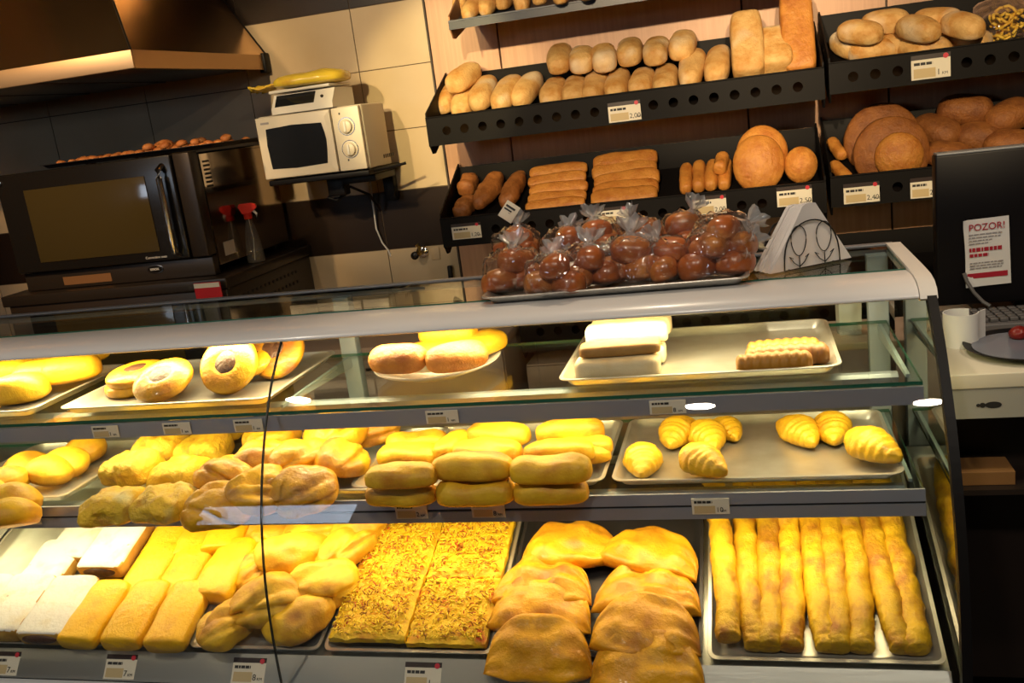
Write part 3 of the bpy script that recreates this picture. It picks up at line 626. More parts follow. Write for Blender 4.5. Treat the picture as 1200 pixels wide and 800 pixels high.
# --- price tags
def tagmesh(w, h, price, top=True, code=0):
    root = None
    b = B(); b.box(0, w, -.002, 0, 0, h); me = b.mesh('card', 'paper_grey'); return me
tagcache = {}
def price_tag(label, loc, w, h, price, rot=(0, 0, 0), group='price tags on the bread racks', rows=3, nw=.55, plain=False):
    t = tag(obj('price_tag', B().box(0, w, -.0022, -.0002, 0, h, bev=.0006).mesh('price_tag', 'paper_grey'), None, loc, rot), label, 'price tag', group)
    if not plain:
        b = B(); b.box(0, w, -.0024, -.0004, h, h*1.24); part('top_band', b, 'tag_dark', t, None)
        b = B(); b.lathe([(h*.13, 0), (h*.13, .0012)], 16, mat=Matrix.Translation((w*.88, -.0026, h*1.08)) @ RX); part('red_dot', b, 'tag_red', t, None)
    b = B(); x = w*.07; r = random.Random(int(w*1e5)+len(label))
    while x < w*nw:
        l = r.uniform(.05, .16)*w; b.box(x, min(x+l, w*nw), -.003, -.0022, h*.72, h*.86); x += l+w*.02
    part('name_line', b, 'ink', t, None)
    b = B(); b.box(w*.06, w*.62, -.0028, -.0022, h*.08, h*.55)
    part('tan_field', b, 'tag_tan', t, None)
    obj('price_lettering', text_mesh(price, h*.42, 'ink', .0003), t, (w*.64, -.0028, h*.16), UPR)
    obj('currency_lettering', text_mesh('KM', h*.2, 'ink', .0003), t, (w*(.86 if len(price) > 2 else .78), -.0028, h*.16), UPR)
    return t
def tag_px(label, x0, y0, x1, y1, Y, price, h, **kw):   # lower-left and lower-right picture corners on the plane y = Y
    a, c = at_y(x0, y0, Y), at_y(x1, y1, Y); price_tag(label, Vector((a.x, Y, (a.z+c.z)/2)), c.x-a.x, h, price, **kw)
tag_px('price tag on the front of the long second-tier rack, below the pale rolls', 714, 144, 752, 140, 3.598, '2,00', .058)
tag_px('price tag on the upper right rack below the floury rolls', 1068, 95, 1114, 89, 3.598, '1', .066)
tag_px('price tag at the left end of the third-tier rack, above the wall tap', 531, 281, 565, 278, 3.598, '1,20', .050)
tag_px('price tag below the broad loaves of the third-tier rack', 699, 264, 737, 259, 3.598, '2,00', .050)
tag_px('price tag below the slim tan rolls of the third-tier rack', 813, 253, 852, 249, 3.598, '2,00', .056)
tag_px('price tag below the tan round loaves, above the napkins', 911, 243, 952, 239, 3.598, '2,50', .058)
tag_px('price tag below the big brown round loaves', 989, 240, 1031, 235, 3.598, '2,40', .058)
tag_px('price tag on the right rack next to the dark screen', 1067, 234, 1102, 229, 3.598, '2,50', .058)

# low cabinets below the racks and left of them
cb_ = thing('base_cabinet', 'pinkish beige base cabinet under the lowest bread rack', 'cabinet', (-.92, 3.58, 0))
part('body', B().box(0, 2.3, .02, .37, .08, .62, bev=.003), 'cab', cb_)
for i in range(5):
    d_ = part('door', B().box(.004+i*.46, .456+i*.46, 0, .018, .09, .615, bev=.002), 'cab', cb_); part('handle', B().box(.40+i*.46, .412+i*.46, -.02, 0, .36, .48, bev=.003), 'chrome', d_)
part('plinth', B().box(.02, 2.28, .04, .36, 0, .08), 'cab_dark', cb_)
cb2 = thing('drawer_cabinet', 'beige drawer cabinet left of the lowest bread rack, seen through the case', 'cabinet', (-1.90, 3.45, 0))
part('body', B().box(0, .93, .02, .53, .08, .74, bev=.003), 'cab', cb2)
part('worktop', B().box(-.01, .94, -.01, .53, .74, .775, bev=.004), 'cab', cb2)
for i in range(3):
    d_ = part('drawer', B().box(.004, .926, 0, .018, .10+i*.21, .30+i*.21, bev=.002), 'cab', cb2); part('handle', B().box(.35, .58, -.02, 0, .26+i*.21, .272+i*.21, bev=.003), 'chrome', d_)
part('plinth', B().box(.02, .91, .05, .52, 0, .08), 'cab_dark', cb2)

# ================================================================== GLASS DISPLAY CASE
XL, XR, XS = -2.55, .335, -1.092
case = thing('display_case', 'long refrigerated glass display case with curved front panes, full of pastries', 'display case', (0, 1.7, 0))
def cpart(name, b, mats, smooth=40, parent=None):
    me = b.mesh(name, mats, smooth) if isinstance(b, B) else b
    me.transform(Matrix.Translation((0, -1.7, 0))); return obj(name, me, parent or case)
PROF = [(1.974, 1.184), (1.932, 1.146), (1.885, 1.098), (1.845, 1.045), (1.805, .985), (1.765, .91), (1.732, .83), (1.708, .75), (1.692, .67), (1.682, .58), (1.678, .50), (1.677, .415)]
def smoothprof(P, k=3):
    out = []
    for i in range(len(P)-1):
        p0, p1, p2, p3 = P[max(i-1, 0)], P[i], P[i+1], P[min(i+2, len(P)-1)]
        for j in range(k):
            t = j/k
            out.append(tuple(.5*((2*p1[a])+(-p0[a]+p2[a])*t+(2*p0[a]-5*p1[a]+4*p2[a]-p3[a])*t*t+(-p0[a]+3*p1[a]-3*p2[a]+p3[a])*t**3) for a in (0, 1)))
    return out+[P[-1]]
PS = smoothprof(PROF)
def offset(P, d):
    out = []
    for i, p in enumerate(P):
        a, c = P[max(i-1, 0)], P[min(i+1, len(P)-1)]; ty, tz = c[0]-a[0], c[1]-a[1]; l = math.hypot(ty, tz); out.append((p[0]-tz/l*d, p[1]+ty/l*d))
    return out
PI_ = offset(PS, .006)
for a, c in ((XL+.004, XS-.0015), (XS+.0015, XR-.004)):
    b = B(); b.prism(PS+PI_[::-1], a, c, 'x'); b.bm.faces.ensure_lookup_table()
    g = cpart('glass_pane', b, 'glass', 35)
b = B(); b.prism(PS+PI_[::-1], XS-.0015, XS+.0015, 'x'); cpart('pane_joint', b, 'rail_dark', None)
# right end pane, its dark edge trim
end = PI_ + [(2.40, .415), (2.42, 1.20), (2.1, 1.20)]
b = B(); b.prism(end, XR-.003, XR+.004, 'x'); cpart('end_pane', b, 'end_glass', None)
b = B(); po, pi2 = offset(PS, -.006), offset(PS, .016); b.prism(po+pi2[::-1], XR-.004, XR+.014, 'x'); cpart('end_trim', b, 'trim_dark', None)
bar = [(2.125, 1.205), (2.08, 1.2085), (2.035, 1.2075), (1.998, 1.2015), (1.976, 1.192), (1.967, 1.180), (1.972, 1.176), (1.985, 1.178), (2.03, 1.186), (2.125, 1.190)]
b = B(); b.prism(smoothprof(bar[:7], 3)+bar[7:], XL, XR-.018, 'x'); cpart('top_bar', b, 'ivory', 50)
b = B(); cap = [(2.43, 1.212), (2.12, 1.214), (2.08, 1.2135), (2.033, 1.2125), (1.995, 1.2065), (1.971, 1.195), (1.961, 1.178), (1.972, 1.172), (1.99, 1.174), (2.03, 1.178), (2.12, 1.182), (2.43, 1.186)]
b.prism(cap, XR-.017, XR+.016, 'x'); cpart('bar_end_cap', b, 'white', 50)
def glass_box(x0, x1, y0, y1, z0, z1, upright=False):
    b = B(); b.box(x0, x1, y0, y1, z0, z1); me = b.mesh('glass', ['shelf_glass', 'glass_edge'])
    for p in me.polygons:
        if abs(p.normal.z if upright else p.normal.y) > .5 or abs(p.normal.x) > .5: p.material_index = 1
    return me
cpart('top_glass', glass_box(XL, XR-.018, 2.127, 2.42, 1.200, 1.208), None)
b = B(); b.box(XL, XR, 2.42, 2.445, 1.185, 1.212, bev=.003); cpart('rear_bar', b, 'basket_edge')
cpart('upper_shelf', glass_box(XL, XR-.03, 1.872, 2.36, 1.028, 1.036), None)
b = B(); b.prism([(1.862, .992), (1.871, .992), (1.871, 1.027), (1.864, 1.027)], XL, XR-.03, 'x'); ur = cpart('shelf_rail', b, 'rail', None)
cpart('middle_shelf', glass_box(XL, XR-.03, 1.874, 2.36, .800, .808), None)
b = B(); b.prism([(1.860, .757), (1.870, .757), (1.870, .782), (1.862, .782)], XL, XR-.03, 'x'); b.prism([(1.862, .788), (1.872, .788), (1.872, .812), (1.866, .812)], XL, XR-.03, 'x'); b.mi = 1; b.box(XL, XR-.03, 1.866, 1.872, .781, .789); cpart('shelf_rail', b, ['rail', 'rail_dark'], None)
# posts, brackets and lamp housings
for x in (XS-.02, XR-.045, XL+.02):
    b = B(); b.box(x-.024, x+.024, 2.37, 2.405, .42, 1.195, bev=.003); pt = cpart('rear_post', b, 'post')
    for z in (1.024, .796):
        b = B(); b.prism([(1.95, z-.004), (2.37, z-.03), (2.37, z+.003), (1.95, z+.003)], x-.004, x+.004, 'x'); cpart('shelf_bracket', b, 'post', None, pt)
for y, z in ((2.045, 1.176), (1.985, 1.012), (1.935, .784)):
    b = B(); b.prism([(y-.014, z-.010), (y-.018, z+.004), (y-.008, z+.010), (y+.008, z+.010), (y+.018, z+.004), (y+.014, z-.010)], XL+.05, XR-.06, 'x'); cpart('lamp_batten', b, 'rail', None)
for x0, x1 in ((-.2, .13), (.08, .305)):
    cpart('sliding_pane', glass_box(x0, x1, 2.378 if x0 < 0 else 2.390, 2.384 if x0 < 0 else 2.396, .82, 1.18, True), None)
# sloping deck, front strip and body
TILT = R(20); O = Vector((0, 1.737, .482)); AL = Vector((0, math.cos(TILT), math.sin(TILT))); DN = Vector((0, -math.sin(TILT), math.cos(TILT)))
b = B(); q = [O, O+AL*.66, O+AL*.66-DN*.012, O-DN*.012]; b.prism([(v.y, v.z) for v in q], XL, XR-.012, 'x'); cpart('deck', b, 'deck', None)
b = B(); b.prism([(1.690, .436), (1.697, .430), (1.741, .484), (1.733, .490)], XL, XR-.012, 'x'); cpart('front_strip', b, 'deck', None)
b = B(); b.prism([(1.640, .36), (1.640, .418), (1.652, .431), (1.692, .431), (1.70, .42), (1.70, .33), (1.655, .33)], XL, XR+.014, 'x'); cpart('bumper', b, 'bumper', 40)
b = B(); b.box(XL, XR+.014, 1.70, 2.42, .10, .42, bev=.004); cpart('lower_body', b, 'dark_body')
b = B(); b.box(XL, XR+.014, 2.405, 2.42, .42, .80); cpart('rear_panel', b, 'deck')
b = B(); b.box(XL+.05, XR-.05, 1.76, 2.36, 0, .10); cpart('plinth', b, 'black')
b = B(); b.box(.10, XR, 2.425, 2.66, .945, .965, bev=.003); cpart('rear_shelf', b, 'cab')

# ------------------------------------------------------------------ helper placements inside the case
ZU, ZM = 1.0365, .8085
RD = basis(Vector((1, 0, 0)), DN)           # lies on the deck, x across
def on_deck(px, py, h=.02, lift=0): q = at_plane(px, py, O+DN*(.004+h+lift), DN); return q - DN*h
def deck_rot(yaw=0, pitch=0, roll=0): return (RD.to_matrix() @ Euler((roll, pitch, yaw)).to_matrix()).to_euler()
def deck_tray(name, label, pa, pb_, mat='steel', ln=.60, h=.022, group='trays on the sloping deck'):
    a, c = at_plane(pa[0], pa[1], O+DN*h, DN), at_plane(pb_[0], pb_[1], O+DN*h, DN); x0, x1 = a.x+.002, c.x-.002
    t = place(name, pan(mat, x1-x0, ln, h, .02), label, 'tray', Vector(((x0+x1)/2, O.y, O.z)) + AL*(ln/2+.003)+DN*.0012, RD, group); return t
def shelf_tray(label, x0, x1, y0, y1, z, mat='steel', h=.022, rz=0, group='trays on the glass shelves'):
    return place('tray', pan(mat, x1-x0, y1-y0, h), label, 'tray', ((x0+x1)/2, (y0+y1)/2, z+.001), (0, 0, rz), group)
def on_shelf(px, py, z, h=.03, lift=0): q = at_z(px, py, z+.005+h+lift); q.z -= h; return q

# ================================================================== BOTTOM DECK
deck_tray('tray', 'mostly empty steel tray at the left edge of the sloping deck', (-260, 749), (-97, 752))
deck_tray('tray', 'steel tray under the white sugared strudels', (-95, 752), (71, 755))
deck_tray('tray', 'steel tray under the smooth yellow pastry rolls', (72, 755), (217, 758))
deck_tray('tray', 'steel tray under the crumpled turnovers behind the pane joint', (219, 758), (374, 763))
deck_tray('tray', 'steel tray under the pizza slices', (376, 763), (577, 770))
deck_tray('tray', 'dark tray under the folded half-moon pastries', (579, 772), (824, 786), 'steel_dark')
deck_tray('tray', 'wide steel tray under the nine long rolls', (828, 786), (1116, 793))
# sugared strudels
def two_tone(me, m2, thr=.5):
    me.materials.append(M[m2])
    for p in me.polygons:
        if p.normal.z > thr: p.material_index = 1
    return me
sg = [two_tone(loaf('strudel%d' % i, 'flank', .188, .138, .046, p=14, q=6, nz=.035, seed=i, fr=14, fine=.001), 'sugar', .55) for i in range(3)]
for i, (px, py, lab) in enumerate([(20, 714, 'white sugared strudel piece at the front left of its tray'), (70, 717, 'white sugared strudel piece at the front right, brown flank showing'), (56, 664, 'white sugared strudel piece in the middle of the left row'), (92, 631, 'white sugared strudel piece at the back of the left row'), (136, 643, 'single sugared strudel piece at the back right with dark filling at its cut end'), (-28, 714, 'white sugared strudel piece cut by the left picture edge')]):
    t = place('strudel', sg[i % 3], lab, 'strudel', on_deck(px, py, .04), deck_rot(R(90)), 'sugared strudels', (1 if i not in (3,) else .8, 1, 1))
    if i in (4, 1):
        f = disc('filling_patch', 'jam', .05, .014, seed=i, nz=.1, n=20, rings=5, oval=.3); obj('filling', f, t, (-.089, 0, .024), (R(90), 0, R(-90)))
# smooth pastry rolls 3 x 3
ps = [loaf('pastryroll%d' % i, 'strip', .180, .105, .048, p=11, q=3.4, nz=.06, seed=i, fr=11, flat=.4, fine=.0009) for i in range(4)]
for i, (px, py) in enumerate([(112, 722), (160, 723), (209, 725), (173, 667), (215, 668), (264, 671), (197, 627), (232, 627), (268, 627)]):
    place('pastry_roll', ps[i % 4], 'smooth yellow pastry roll, %s row, %s from the left' % (('front', 'middle', 'back')[i//3], ORD[i % 3]), 'pastry roll', on_deck(px, py, .04), deck_rot(R(90+rnd.uniform(-3, 3))), 'yellow pastry rolls', (1.05 if i < 6 else .8, 1.05, 1))
# crumpled turnovers
tn = [turnover('turnover%d' % i, 'bright_bread', .175, .130, .070, seed=i) for i in range(4)]
for i, (px, py, yw, s, lf, lab) in enumerate([(266, 735, 60, .9, 0, 'at the front left corner'), (352, 727, 35, 1.05, 0, 'at the front right'), (312, 700, 10, 1.1, .03, 'behind the pane joint, on top'), (376, 681, 15, 1.05, .02, 'at the right side in the middle'), (302, 662, 70, .9, 0, 'at the left side in the middle'), (341, 645, 30, 1.1, .03, 'in the middle with browned creases'), (402, 643, 50, .95, .015, 'at the right, second row from the back'), (318, 624, 10, .9, 0, 'at the back left'), (366, 620, 40, 1.0, .02, 'in the middle of the back row'), (418, 616, 20, .9, .02, 'at the back right next to the pizza')]):
    place('turnover', tn[i % 4], 'crumpled yellow turnover %s of its tray' % lab, 'turnover', on_deck(px, py, .04, lf), deck_rot(R(yw), R(rnd.uniform(-8, 8)), R(rnd.uniform(-8, 8))), 'crumpled turnovers', s)
# pizza slices 2 x 3
def pizza(seed):
    b = B(); w, l, h = .186, .188, .022; n = 26; off = Vector((seed*3.3, seed*1.9, 0)); g = []
    for i in range(n+1):
        row = []
        for j in range(n+1):
            x, y = -w/2+w*i/n, -l/2+l*j/n; e = min(i, n-i, j, n-j)/3; e = min(1, e)
            v = Vector((x, y, 0)); row.append(b.bm.verts.new((x+(1-e)*.004*noise.noise(v*30+off), y+(1-e)*.004*noise.noise(v*33-off), h*(.62+.38*e)+.010*fbm(v+off, 28)+.004*noise.noise((v+off)*110))))
        g.append(row)
    for i in range(n):
        for j in range(n): b.face([g[i][j], g[i+1][j], g[i+1][j+1], g[i][j+1]])
    rim = [g[i][0] for i in range(n+1)]+[g[n][j] for j in range(1, n+1)]+[g[i][n] for i in range(n-1, -1, -1)]+[g[0][j] for j in range(n-1, 0, -1)]
    bot = [b.bm.verts.new((v.co.x, v.co.y, 0)) for v in rim]
    for k in range(len(rim)): b.face([rim[k], rim[(k+1) % len(rim)], bot[(k+1) % len(rim)], bot[k]])
    b.face(bot); return b.mesh('pizza', 'pizza', 50)
def shreds(seed, n=620):
    b = B(); r = random.Random(seed)
    for i in range(n):
        x, y = r.uniform(-.086, .086), r.uniform(-.088, .088); a = r.uniform(0, PI); l = r.uniform(.003, .0075); c = Vector((x, y, .0235+r.uniform(-.001, .006))); d = Vector((math.cos(a), math.sin(a), r.uniform(-.25, .25)))*l
        k = r.random(); b.mi = 0 if k < .74 else 1 if k < .80 else 2; b.tube([c-d, c+Vector((0, 0, .002)), c+d], .0014, 4)
    return b.mesh('topping', ['shred', 'shred_red', 'shred_brown'], 180)
pz = [pizza(i) for i in range(3)]; sh = [shreds(i) for i in range(3)]
xa, xc = at_plane(376, 763, O+DN*.02, DN).x, at_plane(577, 770, O+DN*.02, DN).x
for i in range(6):
    c, r = i % 2, i//2; x = (xa+xc)/2 + (c-.5)*.189
    t = place('pizza_slice', pz[i % 3], 'rectangular cheese pizza slice, %s row, %s' % (('front', 'middle', 'back')[r], ('left', 'right')[c]), 'pizza', Vector((x, O.y, O.z)) + AL*(.110+r*.191) + DN*.006, deck_rot(R(180 if i % 4 == 1 else 0)), 'pizza slices')
    s = obj('topping', sh[i % 3], t); s['kind'] = 'stuff'
# folded half-moons
hm = [halfmoon('halfmoon%d' % i, 'burek', .240, .128, .062, seed=i) for i in range(4)]
for i, (px, py, w, lf, tilt, yw, lab) in enumerate([(668, 640, 1.0, .004, 0, 4, 'at the back left'), (762, 641, 1.0, .02, 0, -14, 'at the back right, glossy'), (637, 682, .95, .012, 4, 0, 'in the second row on the left, overlapping the pizza'), (758, 692, 1.0, .012, 4, -2, 'in the second row on the right'), (634, 715, .98, .006, 10, -2, 'in the third row on the left, mostly covered'), (757, 732, .98, .016, 20, -3, 'in the third row on the right'), (630, 752, .98, .022, 36, 0, 'at the front left, topmost, overhanging the tray edge'), (757, 765, 1.0, .020, 34, -3, 'at the front right, overhanging the tray edge')]):
    place('half_moon_pastry', hm[i % 4], 'golden folded half-moon pastry %s' % lab, 'pastry', on_deck(px, py, .03, lf), deck_rot(R(yw), 0, R(tilt)), 'half-moon pastries', (w, 1, 1))
# nine long rolls
lr = [loaf('longroll%d' % i, 'longroll', 1, .053, .046, p=16, q=2.3, nz=.10, seed=i, fr=13, fine=.0034, ffr=85, n=90, m=20, bend=.008*(-1)**i) for i in range(3)]
ends = [((843, 612), (862, 775)), ((872, 612), (881, 778)), ((900, 611), (907, 780)), ((924, 610), (934, 782)), ((949, 609), (966, 784)), ((972, 609), (990, 786)), ((996, 608), (1018, 778)), ((1018, 607), (1057, 788)), ((1042, 606), (1087, 790))]
for i, (pa, pb_) in enumerate(ends):
    a, c = on_deck(pa[0], pa[1], .02), on_deck(pb_[0], pb_[1], .02); v = (a-c).normalized(); k0, k1 = (c-O).dot(AL), v.dot(AL); c = c + v*max(0, (.031-k0)/k1); L_ = (.572-(c-O).dot(AL))/k1; ctr = c + v*(L_/2); v = v*L_
    place('long_roll', lr[i % 3], 'long flaky golden roll, %s from the left in its wide tray' % ORD[i], 'pastry', ctr, basis(v, DN), 'long flaky rolls', (L_, 1, 1))

# ================================================================== MIDDLE SHELF
xm = lambda px, py: at_z(px, py, ZM+.022)
shelf_tray('steel tray with separate croissants on the middle shelf', -.330, .276, 1.90, 2.30, ZM)
shelf_tray('steel tray of stacked finger rolls on the middle shelf', -.955, -.345, 1.90, 2.30, ZM)
x3 = (xm(226, 606).x, xm(388, 594).x); shelf_tray('steel tray of large folded pastries left of the finger rolls', x3[0], x3[0]+.46, 1.885, 2.30, ZM)
x2 = (xm(62, 614).x, xm(216, 608).x); shelf_tray('steel tray of flaky cheese pastries on the middle shelf', x2[0], x3[0]-.006, 1.885, 2.30, ZM)
x1 = xm(18, 617).x; shelf_tray('steel tray of round yellow buns at the left edge of the middle shelf', x1-.42, x1, 1.885, 2.30, ZM)
cr = [croissant('croissant%d' % i, .160, .084, .060, seed=i, bend=.012*(-1)**i) for i in range(3)]
for i, (px, py, yw, s, lf, lab) in enumerate([(754, 538, 100, 1.0, 0, 'croissant alone at the front left of its tray'), (794, 506, 72, 1.0, 0, 'croissant behind, left of the overlapping pair'), (829, 510, 112, 1.0, .0, 'croissant at the back middle, leaning on its neighbour'), (852, 500, 120, .8, .0, 'smaller croissant tucked behind the back middle one'), (821, 541, 125, 1.0, .015, 'crisp ridged croissant at the front middle of the tray'), (937, 505, 118, 1.0, 0, 'croissant leftmost of the three on the right'), (976, 501, 95, 1.0, 0, 'croissant middle of the three on the right'), (1019, 529, 122, 1.05, 0, 'strongly ridged croissant at the right edge of the tray')]):
    place('croissant', cr[i % 3], lab, 'croissant', on_shelf(px, py, ZM, .025, lf), (0, 0, R(yw)), 'croissants', s)
fr_ = [loaf('finger%d' % i, 'bright_bread', .165, .078, .055, p=3.2, nz=.12, seed=i, fr=12, fine=.0014, groove=[(1.3+.3*i, .22, .14, .5)]) for i in range(4)]
for i, (px, py, lf, yw, s, lab) in enumerate([(470, 577, 0, 0, 1, 'bottom front, left column'), (557, 575, 0, 2, 1.05, 'bottom front, middle column'), (646, 573, 0, 0, 1, 'bottom front, right column'), (469, 556, .052, 3, 1.0, 'upper front, left column'), (554, 547, .052, -2, 1.12, 'upper front, middle column, taller'), (645, 549, .052, 0, 1.05, 'upper front, right column, browned top'),
    (480, 532, .02, -4, 1.0, 'second row, left column'), (570, 528, .03, -8, 1.05, 'second row, middle column'), (655, 528, .03, 6, 1.0, 'second row, right column'), (488, 516, .02, 3, .95, 'third row, left column'), (531, 516, .04, 80, .8, 'standing crosswise between left and middle columns'), (583, 507, .045, -12, 1.0, 'topmost at the back, middle column'), (668, 503, .045, 10, 1.0, 'topmost at the back, right column'), (686, 518, .03, 0, .75, 'at the right edge, back'), (683, 532, .01, 10, .8, 'at the right edge, middle')]):
    place('finger_roll', fr_[i % 4], 'yellow finger roll, %s' % lab, 'bread roll', on_shelf(px, py, ZM, .028, lf), (R(rnd.uniform(-6, 6)), 0, R(yw)), 'stacked finger rolls', s)
fp_ = [turnover('foldpastry%d' % i, 'gold_bread', .165, .135, .070, seed=i+6, ng=3, nz=.09) for i in range(4)]
for i, (px, py, yw, s, lf, tl, lab) in enumerate([(356, 575, 20, 1.0, 0, -28, 'at the front, its shaded side toward the glass'), (308, 578, 60, .95, 0, -25, 'at the front beside the pane joint'), (258, 588, 10, 1.0, 0, -20, 'at the front left corner, left of the pane joint'), (398, 541, 100, .95, .02, -20, 'browned, near the right edge'), (352, 536, 40, 1.0, .04, -10, 'in the middle, lit from above'), (312, 535, 200, 1.0, .04, -5, 'in the middle behind the pane joint'), (268, 552, 0, .95, .03, 0, 'left of the pane joint, lit from above'), (393, 505, 90, 1.15, .045, -8, 'broad, at the back on top'), (437, 503, 20, .9, .02, -20, 'at the back right corner'), (322, 508, 70, 1.0, .04, 0, 'at the back left')]):
    place('folded_pastry', fp_[i % 4], 'large folded pastry %s of its tray' % lab, 'pastry', on_shelf(px, py, ZM, .03, lf), (R(-tl), 0, R(yw)), 'large folded pastries', s)
ck = [loaf('cheesepastry%d' % i, 'cheese_crust', .135, .125, .065, p=4, q=3, nz=.16, seed=i, fr=20, fine=.004, ffr=70, n=34, m=34) for i in range(3)]
for i, (px, py, s, lab) in enumerate([(134, 590, 1, 'front left'), (192, 587, 1, 'front right'), (158, 556, 1, 'second row left'), (212, 553, 1, 'second row right'), (190, 528, 1, 'third row left'), (240, 526, 1, 'third row right'), (222, 506, .95, 'back row left'), (268, 505, .95, 'back row right')]):
    place('cheese_pastry', ck[i % 3], 'flaky cheese-topped pastry in the %s of the tray' % lab, 'pastry', on_shelf(px, py, ZM, .035), (R(5), 0, R(rnd.uniform(-9, 9))), 'flaky cheese pastries', s)
bu = [disc('bun%d' % i, 'bright_bread', .062, .062, seed=i, nz=.05, rim=.7) for i in range(3)]
for i, (px, py, s, tl, lab) in enumerate([(100, 528, 1.0, 10, 'rightmost at the back'), (78, 546, 1.0, 15, 'second along the right edge'), (58, 556, 1.0, 15, 'third along the right edge'), (38, 578, 1.05, 22, 'shaded one at the front right'), (8, 603, 1.15, 25, 'frontmost at the picture edge'), (6, 572, 1.0, 10, 'leftmost behind the frontmost'), (30, 545, 1.0, 5, 'left of the row, lit from above'), (-20, 585, 1, 10, 'cut by the picture edge')]):
    place('round_bun', bu[i % 3], 'round yellow bun %s of the middle-shelf tray' % lab, 'bun', on_shelf(px, py, ZM, .03), (R(tl), 0, R(i*50)), 'round buns on the middle shelf', s)

# ================================================================== UPPER SHELF
shelf_tray('steel tray on the upper shelf with sandwich loaves and ridged cookies', -.428, .165, 1.925, 2.325, ZU)
xu = lambda px, py: at_z(px, py, ZU+.022)
xa = xu(56, 484).x; xb = xu(303, 474).x; shelf_tray('steel tray of round filled pastries on the upper shelf', xa, xb, 1.905, 2.32, ZU)
xz = xu(28, 484).x; shelf_tray('steel tray of big yellow buns at the left edge of the upper shelf', xz-.45, xz, 1.905, 2.32, ZU)
bb = [loaf('bigbun%d' % i, 'bright_bread', .15, .105, .075, p=2.6, nz=.05, seed=i+4, fr=9) for i in range(3)]
for i, (px, py, yw, lf, s, lab) in enumerate([(22, 456, 20, 0, 1.05, 'at the front, its shaded end toward the glass'), (84, 432, 35, .02, 1.05, 'brightly lit at the right'), (48, 437, 30, .02, 1, 'in the middle'), (14, 434, 30, .02, 1, 'at the left behind the front one'), (100, 421, 50, 0, .95, 'at the back right corner'), (56, 424, 40, .01, .95, 'at the back middle')]):
    place('big_bun', bb[i % 3], 'big yellow bun %s of the upper-shelf tray' % lab, 'bun', on_shelf(px, py, ZU, .035, lf), (0, 0, R(yw)), 'big buns on the upper shelf', s)
rg = [disc('ringpastry%d' % i, 'gold_bread', .078, .042, seed=i, dent=.45, nz=.05, fr=14, rim=.5, fine=.001) for i in range(3)]
jm = disc('pastry_filling', 'jam', .036, .012, seed=2, nz=.12, n=24, rings=6)
for i, (px, py, tl, lf, yw, lab) in enumerate([(160, 436, 6, .03, 10, 'lying flat on another at the left'), (158, 449, 0, 0, 70, 'underneath the flat one at the left'), (194, 450, 24, 0, 100, 'in the middle, browned rim toward the glass'), (268, 443, 54, .015, 40, 'tipped up toward the glass, dark filling showing'), (298, 422, 25, .02, 0, 'brightly lit behind the tipped-up one'), (328, 420, 48, .01, 200, 'at the right end behind the pane joint')]):
    t = place('filled_pastry', rg[i % 3], 'round pastry with dark centre %s' % lab, 'pastry', on_shelf(px, py, ZU, .02, lf) if tl < 15 else at_y(px, py, (0, 0, 2.02, 2.03, 2.16, 2.17)[i]), (R(tl), 0, R(0)), 'round filled pastries'); obj('filling', jm, t, (0, 0, .0262), (0, 0, R(yw)))
pc = at_z(519, 421, ZU+.012); pl = place('plate', B().lathe([(.075, 0), (.085, .003), (.13, .017), (.141, .0235), (.141, .026), (.128, .021), (.08, .007), (.02, .006)], 48).mesh('plate', 'cup', 60), 'round white plate of bread pieces on the upper glass shelf', 'plate', (pc.x+.01, 2.125, ZU+.0005)); pl.scale = (1.12, 1.12, 1.2)
sl = [loaf('breadpiece%d' % i, 'tan_bread', .150, .075, .055, p=3, nz=.05, seed=i+3, fr=9) for i in range(2)]; sl2 = [loaf('brightpiece%d' % i, 'bright_bread', .15, .085, .05, p=3, nz=.05, seed=i+6, fr=9) for i in range(2)]
for i, (dx, dy, z, me, yw, tl, lab) in enumerate([(-.065, -.075, .030, sl[0], -8, 30, 'tan bread piece at the front left of the white plate'), (.072, -.068, .030, sl[1], 26, 30, 'tan bread piece at the front right of the white plate'), (-.005, .005, .028, sl2[0], 5, 6, 'brightly lit bread piece in the middle of the white plate'), (.022, .045, .066, sl2[1], -6, 0, 'yellow bread piece at the back on top of the white plate'), (.105, .035, .030, sl2[1], 62, 6, 'yellow bread piece at the right rim of the white plate')]):
    place('bread_piece', me, lab, 'bread piece', (pl.location.x+dx, pl.location.y+dy, ZU+z), (R(tl), 0, R(yw)), 'bread pieces on the white plate', 1.0)
sw = [loaf('sandwich%d' % i, 'sandwich', .20, .085, .048, p=6, q=4, nz=.04, seed=i, fr=10) for i in range(2)]; sw3 = loaf('brownslice', 'sandwich_crust', .19, .075, .026, p=6, q=4, nz=.06, seed=5, fr=10)
for i, (dx, y, z, me, yw, lab) in enumerate([(0, 1.995, .005, sw[0], 1, 'white bread loaf at the bottom front of the sandwich stack'), (.006, 2.012, .053, sw3, 3, 'brown slice lying on the front white loaf'), (.004, 2.095, .005, sw[1], -2, 'white bread loaf in the middle of the sandwich stack'), (.012, 2.10, .053, sw[0], 2, 'brightly lit white loaf on top of the sandwich stack'), (.014, 2.185, .048, sw[1], -3, 'brightly lit white loaf at the back of the sandwich stack')]):
    place('sandwich_loaf', me, lab, 'loaf', (-.302+dx, y, ZU+z), (0, 0, R(yw)), 'sandwich loaves', (.94, .94, 1))
